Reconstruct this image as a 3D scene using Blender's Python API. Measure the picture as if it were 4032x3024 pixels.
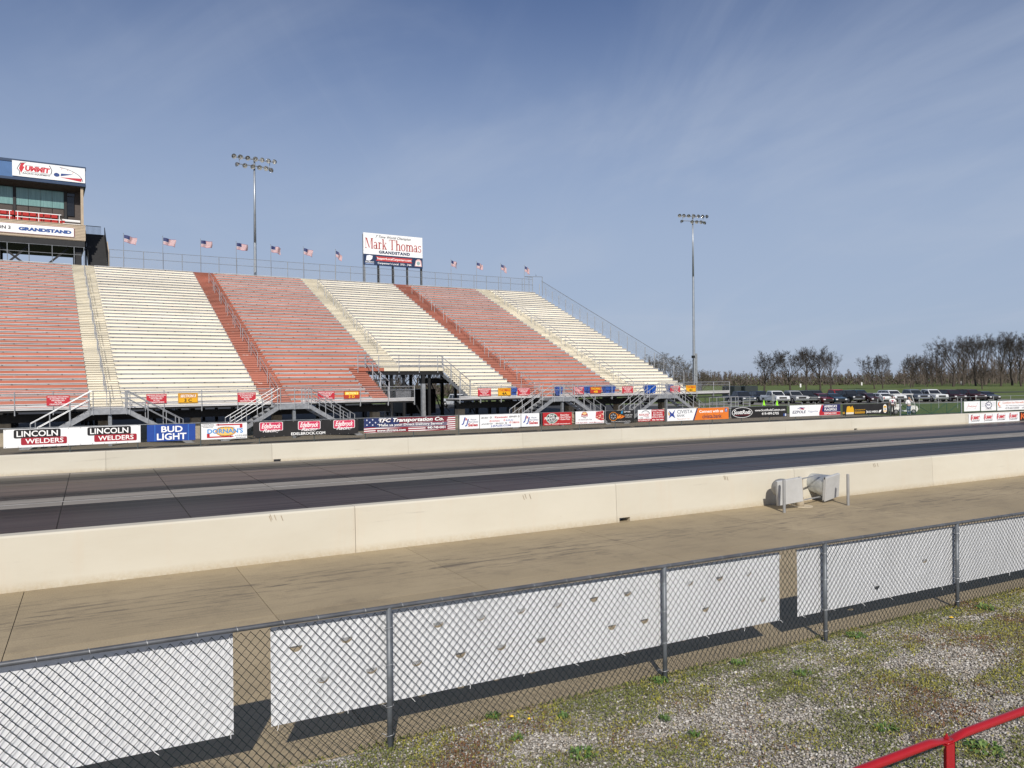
import bpy, bmesh, math, random
import numpy as np
from math import sin, cos, pi, radians, sqrt, hypot, atan2
from mathutils import Matrix, Vector, geometry

for _o in list(bpy.data.objects):
    bpy.data.objects.remove(_o, do_unlink=True)
SC = bpy.context.scene
COL = SC.collection
rnd = random.Random(7)
nrg = np.random.default_rng(11)

# ------------------------------------------------------------------ camera
EYE = 3.15                               # eye height above the track, metres
FOC = 3028.0                             # focal length in photo pixels (photo 4032 wide)
CAMR = Matrix(((0.877043339, 0.007392508, -0.480354381),
               (-0.480331998, -0.00466896, -0.877074326),
               (-0.008726534, 0.999961775, -0.000544022)))
cam_d = bpy.data.cameras.new('camera')
cam_d.sensor_width = 36.0
cam_d.lens = 36.0 * FOC / 4032.0
cam_d.clip_start = 0.1
cam_d.clip_end = 8000.0
cam = bpy.data.objects.new('camera', cam_d)
COL.objects.link(cam)
cam.matrix_world = Matrix.Translation((0, 0, EYE)) @ CAMR.to_4x4()
SC.camera = cam

# ------------------------------------------------------------------ sky, sun, exposure
SUN_TRAVEL = Vector((0.589, 1.28, -1.0)).normalized()
world = bpy.data.worlds.new('World')
SC.world = world
world.use_nodes = True
wn = world.node_tree.nodes
wl = world.node_tree.links
wn.clear()
sky = wn.new('ShaderNodeTexSky')
sky.sky_type = 'NISHITA'
sky.sun_disc = False
sky.sun_elevation = radians(35.3)
sky.sun_rotation = radians(204.7)
sky.altitude = 250
sky.air_density = 1.0
sky.dust_density = 0.7
sky.ozone_density = 2.0
tc = wn.new('ShaderNodeTexCoord')
wsep = wn.new('ShaderNodeSeparateXYZ')
wl.new(tc.outputs['Generated'], wsep.inputs[0])
def wmath(op, a, b_=0.0):
    m = wn.new('ShaderNodeMath'); m.operation = op
    for k_, x_ in enumerate((a, b_)):
        if isinstance(x_, bpy.types.NodeSocket): wl.new(x_, m.inputs[k_])
        else: m.inputs[k_].default_value = x_
    return m.outputs[0]
# cirrus on a high level layer: parallel streaks that fan out by perspective
zc = wmath('ADD', wmath('MAXIMUM', wsep.outputs['Z'], 0.0), 0.10)
wcomb = wn.new('ShaderNodeCombineXYZ')
wl.new(wmath('DIVIDE', wsep.outputs['X'], zc), wcomb.inputs[0])
wl.new(wmath('DIVIDE', wsep.outputs['Y'], zc), wcomb.inputs[1])
def cirrus(rot, sc, nscale, detail, dist, lo, hi, amt):
    mp = wn.new('ShaderNodeMapping'); mp.vector_type = 'POINT'
    mp.inputs['Rotation'].default_value = (0, 0, radians(rot))
    wl.new(wcomb.outputs[0], mp.inputs['Vector'])
    m2 = wn.new('ShaderNodeMapping'); m2.inputs['Scale'].default_value = sc
    wl.new(mp.outputs[0], m2.inputs['Vector'])
    n_ = wn.new('ShaderNodeTexNoise'); n_.inputs['Scale'].default_value = nscale; n_.inputs['Detail'].default_value = detail
    n_.inputs['Roughness'].default_value = 0.55; n_.inputs['Distortion'].default_value = dist
    wl.new(m2.outputs[0], n_.inputs['Vector'])
    r_ = wn.new('ShaderNodeMapRange'); r_.interpolation_type = 'SMOOTHSTEP'
    r_.inputs['From Min'].default_value = lo; r_.inputs['From Max'].default_value = hi; r_.inputs['To Max'].default_value = amt
    wl.new(n_.outputs['Fac'], r_.inputs['Value'])
    return r_.outputs['Result']
st = wmath('ADD', cirrus(-62, (0.30, 1.7, 1), 1.0, 7, 1.2, 0.42, 0.82, 0.24), cirrus(-80, (0.34, 0.62, 1), 0.9, 6, 1.6, 0.42, 0.72, 0.32))
veil = wn.new('ShaderNodeMapRange'); veil.interpolation_type = 'SMOOTHSTEP'
veil.inputs['From Min'].default_value = 0.50; veil.inputs['From Max'].default_value = 0.13
veil.inputs['To Min'].default_value = 0.0; veil.inputs['To Max'].default_value = 0.84
wl.new(wsep.outputs['Z'], veil.inputs['Value'])
cf = veil.outputs['Result']
stint = wn.new('ShaderNodeMixRGB'); stint.blend_type = 'MULTIPLY'; stint.inputs['Fac'].default_value = 1.0
stint.inputs['Color2'].default_value = (0.77, 0.765, 0.90, 1)
wl.new(sky.outputs['Color'], stint.inputs['Color1'])
cmix = wn.new('ShaderNodeMixRGB')
cmix.inputs['Color2'].default_value = (4.0, 4.9, 6.5, 1)       # thin cirrus veil, same units as the sky
wl.new(cf, cmix.inputs['Fac'])
wl.new(stint.outputs['Color'], cmix.inputs['Color1'])
cmix2 = wn.new('ShaderNodeMixRGB')
cmix2.inputs['Color2'].default_value = (4.9, 5.6, 6.9, 1)      # brighter streaks of the same cirrus
wl.new(st, cmix2.inputs['Fac']); wl.new(cmix.outputs['Color'], cmix2.inputs['Color1'])
bg = wn.new('ShaderNodeBackground')
bg.inputs['Strength'].default_value = 0.095
wl.new(cmix2.outputs['Color'], bg.inputs['Color'])
wo = wn.new('ShaderNodeOutputWorld')
wl.new(bg.outputs['Background'], wo.inputs['Surface'])

sun_d = bpy.data.lights.new('sun', 'SUN')
sun_d.energy = 4.55
sun_d.angle = radians(0.5)
sun_d.color = (1.0, 0.945, 0.86)
sun = bpy.data.objects.new('sun', sun_d)
COL.objects.link(sun)
sun.rotation_euler = SUN_TRAVEL.to_track_quat('-Z', 'Y').to_euler()
sun.location = (-20, -40, 40)

SC.view_settings.view_transform = 'Standard'
SC.view_settings.look = 'None'
SC.view_settings.exposure = 0.0
SC.view_settings.gamma = 1.0
SC.view_settings.use_curve_mapping = False
SC.render.engine = 'CYCLES'
SC.cycles.max_bounces = 8
SC.cycles.transparent_max_bounces = 24
SC.cycles.use_adaptive_sampling = True

# ------------------------------------------------------------------ frames
I4 = Matrix.Identity(4)
_U = Vector((0.998727604, 0.050218333, 0.00461435))
_V = Vector((-0.050218868, 0.998738237, 0.0))
_W = Vector((-0.004608527, -0.000231727, 0.999989354))
ST = Matrix(((_U.x, _V.x, _W.x, 0), (_U.y, _V.y, _W.y, 0), (_U.z, _V.z, _W.z, EYE), (0, 0, 0, 1)))   # grandstand frame u,v,w

def ray(px, py):
    return CAMR @ Vector((px - 2016.0, 1512.0 - py, -FOC))
def onz(px, py, z=0.0):                  # point of a photo pixel on the level z
    r = ray(px, py); t = (z - EYE) / r.z
    return Vector((r.x * t, r.y * t, z))
def ony(px, py, Y):                      # point of a photo pixel on the plane y = Y
    r = ray(px, py); t = Y / r.y
    return Vector((r.x * t, Y, EYE + r.z * t))

# ------------------------------------------------------------------ mesh helper
class MB:
    def __init__(s):
        s.v = []; s.f = []; s.m = []
    def add(s, vs, fs, m=0):
        b = len(s.v); s.v.extend(vs)
        for f in fs:
            s.f.append(tuple(i + b for i in f)); s.m.append(m)
        return s
    def box(s, x0, x1, y0, y1, z0, z1, m=0):
        return s.add([(x0,y0,z0),(x1,y0,z0),(x1,y1,z0),(x0,y1,z0),(x0,y0,z1),(x1,y0,z1),(x1,y1,z1),(x0,y1,z1)],
              [(0,3,2,1),(4,5,6,7),(0,1,5,4),(1,2,6,5),(2,3,7,6),(3,0,4,7)], m)
    def bbox(s, x0, x1, y0, y1, z0, z1, b=0.02, m=0):     # box with chamfered edges
        X=(x0,x0+b,x1-b,x1); Y=(y0,y0+b,y1-b,y1); Z=(z0,z0+b,z1-b,z1)
        bm=bmesh.new(); bmesh.ops.create_cube(bm,size=1.0)
        for v in bm.verts: v.co=Vector((x0 if v.co.x<0 else x1, y0 if v.co.y<0 else y1, z0 if v.co.z<0 else z1))
        bmesh.ops.bevel(bm, geom=bm.edges[:], offset=b, segments=1, affect='EDGES')
        bm.verts.index_update()
        s.add([tuple(v.co) for v in bm.verts],[tuple(v.index for v in f.verts) for f in bm.faces],m); bm.free()
        return s
    def tube(s, pts, r, n=6, m=0, caps=True):
        pts=[Vector(p) for p in pts]; k=len(pts)
        rs=r if isinstance(r,(list,tuple)) else [r]*k
        b=len(s.v); prev=None
        for i,p in enumerate(pts):
            if i==0: t=pts[1]-p
            elif i==k-1: t=p-pts[i-1]
            else: t=(pts[i+1]-p).normalized()+(p-pts[i-1]).normalized()
            t=t.normalized() if t.length>1e-9 else Vector((0,0,1))
            if prev is None:
                a=Vector((0,0,1)) if abs(t.z)<0.9 else Vector((1,0,0))
                x=t.cross(a).normalized()
            else:
                x=(prev-t*prev.dot(t))
                x=x.normalized() if x.length>1e-6 else t.orthogonal().normalized()
            prev=x; y=t.cross(x)
            for j in range(n):
                a=2*pi*j/n
                s.v.append(tuple(p+x*(rs[i]*cos(a))+y*(rs[i]*sin(a))))
        for i in range(k-1):
            for j in range(n):
                j2=(j+1)%n
                s.f.append((b+i*n+j,b+i*n+j2,b+(i+1)*n+j2,b+(i+1)*n+j)); s.m.append(m)
        if caps:
            s.f.append(tuple(b+j for j in range(n))[::-1]); s.m.append(m)
            s.f.append(tuple(b+(k-1)*n+j for j in range(n))); s.m.append(m)
        return s
    def beam(s, p, q, w, h, m=0, up=(0,0,1)):           # rectangular bar from p to q
        p=Vector(p); q=Vector(q); t=(q-p).normalized(); u=Vector(up)
        x=t.cross(u)
        x=x.normalized() if x.length>1e-6 else t.orthogonal().normalized()
        y=x.cross(t).normalized()
        vs=[]
        for c in (p,q):
            for a,b2 in ((-1,-1),(1,-1),(1,1),(-1,1)):
                vs.append(tuple(c+x*(a*w/2)+y*(b2*h/2)))
        return s.add(vs,[(3,2,1,0),(4,5,6,7),(0,1,5,4),(1,2,6,5),(2,3,7,6),(3,0,4,7)],m)
    def prism(s, poly, vec, m=0):                        # poly: 3d points, extruded by vec
        n=len(poly); vec=Vector(vec)
        vs=[tuple(p) for p in poly]+[tuple(Vector(p)+vec) for p in poly]
        fs=[tuple(range(n))[::-1],tuple(range(n,2*n))]+[(i,(i+1)%n,n+(i+1)%n,n+i) for i in range(n)]
        return s.add(vs,fs,m)
    def lathe(s, prof, mat4=I4, n=16, m=0):              # prof: (r,z) list about local z
        b=len(s.v); k=len(prof)
        for r,z in prof:
            for j in range(n):
                a=2*pi*j/n; s.v.append(tuple(mat4@Vector((r*cos(a),r*sin(a),z))))
        for i in range(k-1):
            for j in range(n):
                j2=(j+1)%n
                s.f.append((b+i*n+j,b+i*n+j2,b+(i+1)*n+j2,b+(i+1)*n+j)); s.m.append(m)
        return s
    def disc(s, c, r, ax=(0,0,1), n=16, m=0):
        ax=Vector(ax).normalized(); x=ax.orthogonal().normalized(); y=ax.cross(x); c=Vector(c)
        b=len(s.v)
        for j in range(n):
            a=2*pi*j/n; s.v.append(tuple(c+x*r*cos(a)+y*r*sin(a)))
        s.f.append(tuple(range(b,b+n))); s.m.append(m); return s
    def mesh(s, name, mats, off=(0,0,0), smooth=False):
        me=bpy.data.meshes.new(name)
        o=Vector(off)
        vs=s.v if o.length==0 else [(a[0]-o.x,a[1]-o.y,a[2]-o.z) for a in s.v]
        me.from_pydata(vs,[],s.f)
        mats=mats if isinstance(mats,(list,tuple)) else [mats]
        for mm in mats: me.materials.append(mm)
        if len(mats)>1: me.polygons.foreach_set('material_index',s.m)
        if smooth: me.polygons.foreach_set('use_smooth',[True]*len(s.f))
        me.update()
        return me

BASE={}
def tag(o,label,cat,group=None):
    o['label']=label; o['category']=cat
    if group: o['group']=group
    return o
def thing(name,label,cat,base=(0,0,0),frame=I4,group=None,rotz=0.0):
    o=bpy.data.objects.new(name,None); o.empty_display_size=0.2
    COL.objects.link(o)
    o.matrix_world=frame@Matrix.Translation(base)@Matrix.Rotation(rotz,4,'Z')
    BASE[o.name]=Vector(base) if rotz==0 else Vector((0,0,0))
    return tag(o,label,cat,group)
def part(name,mb,mats,parent,smooth=False,kind=None,label=None):
    off=BASE.get(parent.name,Vector((0,0,0)))
    o=bpy.data.objects.new(name,mb.mesh(name,mats,off,smooth))
    COL.objects.link(o); o.parent=parent; BASE[o.name]=off
    if kind: o['kind']=kind
    if label: o['label']=label
    return o
def inst(name,me,parent,loc=(0,0,0),rot=None,scale=None):
    o=bpy.data.objects.new(name,me); COL.objects.link(o); o.parent=parent
    o.location=loc
    if rot: o.rotation_euler=rot
    if scale: o.scale=scale
    return o
def single(name,mb,mats,label,cat,base=(0,0,0),frame=I4,group=None,smooth=False):
    o=bpy.data.objects.new(name,mb.mesh(name,mats,base,smooth)); COL.objects.link(o)
    o.matrix_world=frame@Matrix.Translation(base)
    BASE[o.name]=Vector(base)
    return tag(o,label,cat,group)
def struct(name,mb,mats,kind='structure',smooth=False):
    o=bpy.data.objects.new(name,mb.mesh(name,mats,(0,0,0),smooth)); COL.objects.link(o)
    o['kind']=kind; BASE[o.name]=Vector((0,0,0)); return o
def copy_tree(src,parent=None):
    c=src.copy(); COL.objects.link(c); c.parent=parent
    for ch in src.children: copy_tree(ch,c)
    return c

# ------------------------------------------------------------------ materials
def lin(h):
    h=h.lstrip('#'); r=[]
    for i in (0,2,4):
        x=int(h[i:i+2],16)/255.0
        r.append(x/12.92 if x<=0.04045 else ((x+0.055)/1.055)**2.4)
    return (r[0],r[1],r[2],1.0)
def rgb(c): return lin(c) if isinstance(c,str) else (c[0],c[1],c[2],1.0)
class NT:
    def __init__(s,name):
        s.mat=bpy.data.materials.new(name); s.mat.use_nodes=True
        s.n=s.mat.node_tree.nodes; s.l=s.mat.node_tree.links
        s.b=s.n['Principled BSDF']; s.out=s.n['Material Output']
        s.tc=s.n.new('ShaderNodeTexCoord')
    def coord(s,scale=(1,1,1),world=False,rot=(0,0,0)):
        m=s.n.new('ShaderNodeMapping'); m.inputs['Scale'].default_value=scale; m.inputs['Rotation'].default_value=rot
        if world:
            g=s.n.new('ShaderNodeNewGeometry'); s.l.new(g.outputs['Position'],m.inputs['Vector'])
        else: s.l.new(s.tc.outputs['Object'],m.inputs['Vector'])
        return m.outputs['Vector']
    def noise(s,vec,scale=5,detail=4,rough=.55,dist=0):
        n=s.n.new('ShaderNodeTexNoise'); n.inputs['Scale'].default_value=scale; n.inputs['Detail'].default_value=detail
        n.inputs['Roughness'].default_value=rough; n.inputs['Distortion'].default_value=dist
        s.l.new(vec,n.inputs['Vector']); return n.outputs['Fac']
    def vary(s,col,amt):                       # piece-to-piece tone difference
        o=s.n.new('ShaderNodeObjectInfo'); v=s.math('MULTIPLY_ADD',o.outputs['Random'],2*amt,1-amt)
        c=s.n.new('ShaderNodeCombineColor')
        for k in range(3): s.l.new(v,c.inputs[k])
        return s.mix(1.0,col,c.outputs[0],'MULTIPLY')
    def ramp(s,fac,stops):
        r=s.n.new('ShaderNodeValToRGB'); e=r.color_ramp.elements
        while len(e)>1: e.remove(e[-1])
        for i,(p,c) in enumerate(stops):
            x=e[0] if i==0 else e.new(p)
            x.position=p; x.color=rgb(c) if not isinstance(c,(int,float)) else (c,c,c,1)
        s.l.new(fac,r.inputs['Fac']); return r.outputs['Color']
    def mix(s,fac,a,b,mode='MIX'):
        m=s.n.new('ShaderNodeMixRGB'); m.blend_type=mode
        for k,x in (('Fac',fac),('Color1',a),('Color2',b)):
            if isinstance(x,bpy.types.NodeSocket): s.l.new(x,m.inputs[k])
            elif k=='Fac': m.inputs[k].default_value=x
            else: m.inputs[k].default_value=rgb(x)
        return m.outputs['Color']
    def math(s,op,a,b=0.0,c=0.0):
        m=s.n.new('ShaderNodeMath'); m.operation=op
        for i,x in enumerate((a,b,c)):
            if isinstance(x,bpy.types.NodeSocket): s.l.new(x,m.inputs[i])
            else: m.inputs[i].default_value=x
        return m.outputs[0]
    def set(s,color=None,rough=None,metal=None,bump=None,bstr=.3,bdist=.01,spec=None):
        for k,x in (('Base Color',color),('Roughness',rough),('Metallic',metal),('Specular IOR Level',spec)):
            if x is None: continue
            if isinstance(x,bpy.types.NodeSocket): s.l.new(x,s.b.inputs[k])
            elif k=='Base Color': s.b.inputs[k].default_value=rgb(x)
            else: s.b.inputs[k].default_value=x
        if bump is not None:
            bn=s.n.new('ShaderNodeBump'); bn.inputs['Strength'].default_value=bstr; bn.inputs['Distance'].default_value=bdist
            s.l.new(bump,bn.inputs['Height']); s.l.new(bn.outputs['Normal'],s.b.inputs['Normal'])
        return s.mat
_pm={}
def pm(name,color,rough=.6,metal=0.0,var=.12,scale=3.0,detail=4,bstr=0.0,spec=.5):
    """painted / plain surface with gentle uneven tone"""
    if name in _pm: return _pm[name]
    t=NT(name); c=rgb(color)
    f=t.noise(t.coord(),scale,detail,.6)
    lo=tuple(max(0,x*(1-var)) for x in c[:3]); hi=tuple(min(1,x*(1+var)) for x in c[:3])
    col=t.ramp(f,[(.3,lo),(.7,hi)])
    if bstr: m=t.set(col,rough,metal,f,bstr,.004,spec)
    else: m=t.set(col,rough,metal,spec=spec)
    _pm[name]=m; return m

# surface materials ------------------------------------------------
def m_apron():
    t=NT('apron_concrete'); P=t.coord(world=True)
    big=t.noise(t.coord((.35,.5,1),True),1.2,5,.6)
    base=t.ramp(big,[(.25,(.23,.18,.11)),(.5,(.33,.262,.16)),(.75,(.44,.352,.222))])
    fine=t.noise(P,55,5,.75)
    base=t.mix(.55,base,t.ramp(fine,[(.3,(.125,.095,.060)),(.52,(.35,.28,.175)),(.8,(.55,.45,.30))]),'MIX')
    # tyre scuffs along the lane, only in a band near the wall
    st=t.noise(t.coord((.30,3.4,1),True,(0,0,radians(1.5))),2.2,8,.70,1.6)
    sep=t.n.new('ShaderNodeSeparateXYZ'); g=t.n.new('ShaderNodeNewGeometry'); t.l.new(g.outputs['Position'],sep.inputs[0])
    band=t.math('SUBTRACT',1.0,t.math('ABSOLUTE',t.math('DIVIDE',t.math('SUBTRACT',sep.outputs['Y'],12.4),1.5)))
    band=t.math('MAXIMUM',band,0.0)
    k=t.math('MULTIPLY',t.ramp(st,[(.52,0.0),(.61,1.0)]),band)
    base=t.mix(t.math('MULTIPLY',k,.85),base,(.10,.082,.062))
    spots=t.noise(P,1.7,6,.7)
    base=t.mix(t.math('MULTIPLY',t.ramp(spots,[(.52,0.0),(.75,1.0)]),.42),base,(.13,.105,.075))
    base=t.vary(base,.07)
    return t.set(base,.82,0,fine,.35,.004)
def m_track():
    t=NT('rubbered_track')
    s1=t.noise(t.coord((.022,2.0,1),True),1.6,10,.78)
    s3=t.noise(t.coord((.10,9,1),True),1.0,6,.72)
    sep=t.n.new('ShaderNodeSeparateXYZ'); g=t.n.new('ShaderNodeNewGeometry'); t.l.new(g.outputs['Position'],sep.inputs[0])
    wob=t.math('MULTIPLY',t.math('SUBTRACT',t.noise(t.coord((.05,.5,1),True),1,4,.6),.5),1.1)
    Y=t.math('DIVIDE',t.math('SUBTRACT',t.math('ADD',sep.outputs['Y'],wob),14.0),20.0)
    col=t.ramp(Y,[(.0,(.042,.034,.036)),(.38,(.052,.042,.043)),(.445,(.004,.004,.005)),(.50,(.005,.005,.005)),(.60,(.006,.006,.006)),(.635,(.009,.008,.008)),(.66,(.125,.095,.080)),(.80,(.132,.10,.084)),(.825,(.014,.012,.012)),(.87,(.020,.017,.016)),(.90,(.10,.088,.074)),(.95,(.16,.14,.115))])
    col=t.mix(1.0,col,t.ramp(s1,[(.32,.12),(.45,.75),(.56,1.3),(.72,2.6)]),'MULTIPLY')
    col=t.mix(t.math('MULTIPLY',t.ramp(s3,[(.49,0.0),(.60,1.0)]),.8),col,(.005,.005,.006))
    rg=t.ramp(s1,[(.3,.30),(.7,.56)])
    return t.set(col,rg,0,s3,.10,.004,.13)
def m_strip():
    t=NT('centre_strip_concrete')
    f=t.noise(t.coord((.10,1.4,1),True),1.2,6,.6); g=t.noise(t.coord(world=True),30,4,.7)
    col=t.ramp(f,[(.3,(.16,.145,.125)),(.55,(.27,.245,.21)),(.8,(.33,.30,.26))])
    col=t.mix(.25,col,t.ramp(g,[(.35,(.12,.11,.095)),(.7,(.36,.33,.29))]))
    return t.set(col,.75,0,g,.2,.003)
def m_barrier():
    t=NT('painted_barrier'); P=t.coord(world=True)
    f=t.noise(t.coord((.5,.5,1.2),True),1.1,5,.6); g=t.noise(P,16,5,.7)
    col=t.ramp(f,[(.25,(.52,.48,.39)),(.55,(.55,.515,.425)),(.8,(.575,.54,.45))])
    sep=t.n.new('ShaderNodeSeparateXYZ'); gg=t.n.new('ShaderNodeNewGeometry'); t.l.new(gg.outputs['Position'],sep.inputs[0])
    foot=t.math('MULTIPLY',t.ramp(sep.outputs['Z'],[(.0,1.0),(.16,0.0)]),t.ramp(g,[(.3,.15),(.65,.8)]))
    col=t.mix(foot,col,(.40,.32,.20))                     # splash stain along the foot
    chips=t.ramp(t.noise(P,4.2,7,.8),[(.67,0.0),(.70,1.0)])
    col=t.mix(t.math('MULTIPLY',chips,.5),col,(.36,.27,.18))
    drip=t.ramp(t.noise(t.coord((2.2,1,.18),True),1.6,5,.6),[(.56,0.0),(.78,.35)])
    col=t.mix(drip,col,(.55,.46,.35))
    rub=t.ramp(t.noise(t.coord((.18,1,2.6),True,(0,.06,0)),1.4,8,.75),[(.60,0.0),(.72,.30)])
    col=t.mix(rub,col,(.20,.175,.15))
    col=t.vary(col,.055)
    return t.set(col,.7,0,g,.12,.003)
def m_gravelbed():
    t=NT('gravel_bed'); P=t.coord(world=True)
    v=t.n.new('ShaderNodeTexVoronoi'); v.inputs['Scale'].default_value=42; t.l.new(P,v.inputs['Vector'])
    sep=t.n.new('ShaderNodeSeparateColor'); t.l.new(v.outputs['Color'],sep.inputs[0])
    col=t.ramp(sep.outputs[0],[(.1,(.16,.13,.10)),(.5,(.34,.31,.27)),(.9,(.55,.52,.48))])
    col=t.mix(t.ramp(t.noise(P,.9,5,.6),[(.4,0.0),(.65,.6)]),col,(.12,.115,.055))
    return t.set(col,.9,0,v.outputs['Distance'],.8,.02)
def m_grass():
    t=NT('mown_grass')
    a=t.noise(t.coord((1,1,1),True),.02,6,.65); b=t.noise(t.coord((1,1,1),True),.35,6,.75)
    col=t.ramp(a,[(.3,(.075,.108,.026)),(.5,(.10,.14,.038)),(.7,(.145,.17,.055))])
    col=t.mix(.45,col,t.ramp(b,[(.3,(.05,.08,.018)),(.7,(.165,.185,.07))]))
    return t.set(col,.95,0,b,.5,.05,.2)
def m_road(name,base):
    t=NT(name); a=t.noise(t.coord((.08,1.2,1),True),1,6,.65); b=t.noise(t.coord(world=True),9,5,.7)
    lo=tuple(x*.7 for x in base); hi=tuple(x*1.25 for x in base)
    col=t.mix(.4,t.ramp(a,[(.3,lo),(.7,hi)]),t.ramp(b,[(.3,lo),(.7,hi)]))
    return t.set(col,.9,0,b,.3,.004)
def m_weathered(name,base,under=(.46,.46,.46),amount=.66,dirt=.25):
    """board paint with worn-through streaks and grime"""
    t=NT(name); P=t.coord((.55,1,3.0),True)
    f=t.noise(t.coord((.3,.3,.3),True),1.0,5,.6)
    lo=tuple(x*(1-dirt) for x in base); hi=tuple(min(1,x*1.1) for x in base)
    col=t.ramp(f,[(.25,lo),(.7,hi)])
    w=t.ramp(t.noise(P,1.05,8,.72),[(amount,0.0),(amount+.035,1.0)])
    col=t.mix(w,col,under)
    col=t.vary(col,.11)
    return t.set(col,.6,0,spec=.35)
def m_alu():
    t=NT('bleacher_aluminium'); f=t.noise(t.coord((.25,2,2),True),2.2,6,.65)
    col=t.ramp(f,[(.25,(.46,.45,.44)),(.55,(.61,.60,.59)),(.8,(.72,.71,.70))])
    col=t.vary(col,.12)
    return t.set(col,.45,.12)
def m_chain(name,col,p,q,wire,axes=('X','Z')):
    """woven wire fabric too fine to see strand by strand: clear between the wires"""
    t=NT(name); sep=t.n.new('ShaderNodeSeparateXYZ'); t.l.new(t.tc.outputs['Object'],sep.inputs[0])
    a=t.math('DIVIDE',sep.outputs[axes[0]],p); b=t.math('DIVIDE',sep.outputs[axes[1]],q)
    fac=None
    for op in ('ADD','SUBTRACT'):
        k=t.math(op,a,b); k=t.math('FRACT',k); k=t.math('ABSOLUTE',t.math('SUBTRACT',k,.5))
        k=t.math('LESS_THAN',k,wire)
        fac=k if fac is None else t.math('MAXIMUM',fac,k)
    tr=t.n.new('ShaderNodeBsdfTransparent'); mx=t.n.new('ShaderNodeMixShader')
    t.set(col,.5,.4)
    t.l.new(fac,mx.inputs[0]); t.l.new(tr.outputs[0],mx.inputs[1]); t.l.new(t.b.outputs[0],mx.inputs[2])
    t.l.new(mx.outputs[0],t.out.inputs['Surface'])
    return t.mat
M_APRON=m_apron(); M_TRACK=m_track(); M_STRIP=m_strip(); M_BAR=m_barrier(); M_GBED=m_gravelbed(); M_GRASS=m_grass()
M_ROAD=m_road('worn_asphalt',(.20,.165,.115)); M_LOT=m_road('lot_gravel',(.20,.19,.175)); M_PATH=m_road('field_asphalt',(.05,.05,.05)); M_YARD=m_road('shade_toned_yard_asphalt',(.030,.030,.032))  # yard tone is near black: the shade under the stand is in its colour
M_JOINT=pm('joint_sealant',(.028,.024,.02),.8,0,.2)
M_RED=m_weathered('red_board_paint',(.445,.142,.088),(.55,.51,.49),.67,.20)
M_CREAM=m_weathered('cream_board_paint',(.77,.70,.545),(.46,.42,.32),.74,.10)
M_ALU=m_alu()
M_REDA=m_weathered('foot_worn_red_paint',(.445,.185,.132),(.54,.49,.46),.62,.18); M_CREAMA=m_weathered('foot_worn_cream_paint',(.70,.65,.535),(.50,.46,.38),.64,.14)
M_GALV=pm('galvanised_steel',(.42,.43,.44),.45,.6,.22,4)
M_GALVD=pm('dull_galvanised_steel',(.26,.275,.29),.5,.5,.25,5)
M_NPOST=pm('weathered_zinc_post',(.12,.132,.145),.5,.25,.3,7); M_NRAIL=pm('weathered_zinc_rail',(.10,.105,.115),.45,.25,.3,5)
M_BLACKST=pm('black_painted_steel',(.012,.012,.013),.6,0,.3,2)
M_WHITE=pm('white_sheet',(.80,.80,.79),.55,0,.04,1.2)
M_WHITEV=pm('white_vinyl',(.80,.81,.82),.5,0,.03,.8)
M_BLACKV=pm('black_vinyl',(.016,.015,.015),.5,0,.25,1.5)
M_MESHW=pm('green_coated_wire',(.006,.013,.012),.6,0,.3,6,spec=.25)
M_CHFAR=m_chain('far_wire_fabric',(.07,.085,.08),.075,.085,.045)
M_CHALU=m_chain('stand_wire_fabric',(.34,.35,.36),.07,.08,.028)
M_CHALUS=m_chain('stand_side_wire_fabric',(.34,.35,.36),.07,.08,.035,('Y','Z'))
M_CHGATE=m_chain('gate_wire_fabric',(.016,.085,.055),.08,.09,.06)

# ------------------------------------------------------------------ ground
def terr(x,y):
    d=max(0.0,(x*0.62+y*0.78)-128.0)
    h=0.0072*min(d,330.0)
    h+=0.25*sin(x*.021+1)*sin(y*.017)*min(1,d/120.0)
    return h-0.03
xs=sorted(set(list(np.linspace(-900,-120,10))+list(np.linspace(-120,420,55))+list(np.linspace(420,3500,18))))
ys=sorted(set(list(np.linspace(-400,0,5))+list(np.linspace(33,460,48))+list(np.linspace(460,3500,16))))
b=MB()
for y in ys:
    for x in xs: b.v.append((x,y,terr(x,y)))
nx=len(xs)
for j in range(len(ys)-1):
    for i in range(nx-1):
        b.f.append((j*nx+i,j*nx+i+1,(j+1)*nx+i+1,(j+1)*nx+i)); b.m.append(0)
struct('grass_terrain',b,M_GRASS,smooth=True)
def strip(name,pts,w,mat,dz=.012):          # ribbon lying on the terrain
    b=MB(); n=len(pts)
    for i,(x,y) in enumerate(pts):
        x0,y0=pts[max(0,i-1)]; x1,y1=pts[min(n-1,i+1)]
        L=hypot(x1-x0,y1-y0); nx_,ny_=-(y1-y0)/L,(x1-x0)/L
        for s in (-.5,.5):
            X=x+nx_*w*s; Y=y+ny_*w*s; b.v.append((X,Y,max(terr(X,Y),terr(x,y))+dz))
    for i in range(n-1): b.f.append((2*i,2*i+1,2*i+3,2*i+2)); b.m.append(0)
    return struct(name,b,mat)
def resample(pts,k):
    out=[]
    for (x0,y0),(x1,y1) in zip(pts[:-1],pts[1:]):
        for i in range(k): t=i/k; out.append((x0+(x1-x0)*t,y0+(y1-y0)*t))
    return out+[pts[-1]]
b=MB(); b.add([(-120,33.3,-.012),(200,33.3,-.012),(200,45.0,-.012),(64,45.0,-.012),(62,54.0,-.012),(-120,47.0,-.012)],[(0,1,2,3,4,5)]); struct('return_road',b,M_ROAD)
b=MB(); b.add([(-120,47.0,-.012),(62,54.0,-.012),(72,90,-.012),(40,130,-.012),(-120,130,-.012)],[(0,1,2,3,4)]); struct('stand_yard',b,M_YARD)  # dark sheet stands in for the deep shade below the rows
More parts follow.
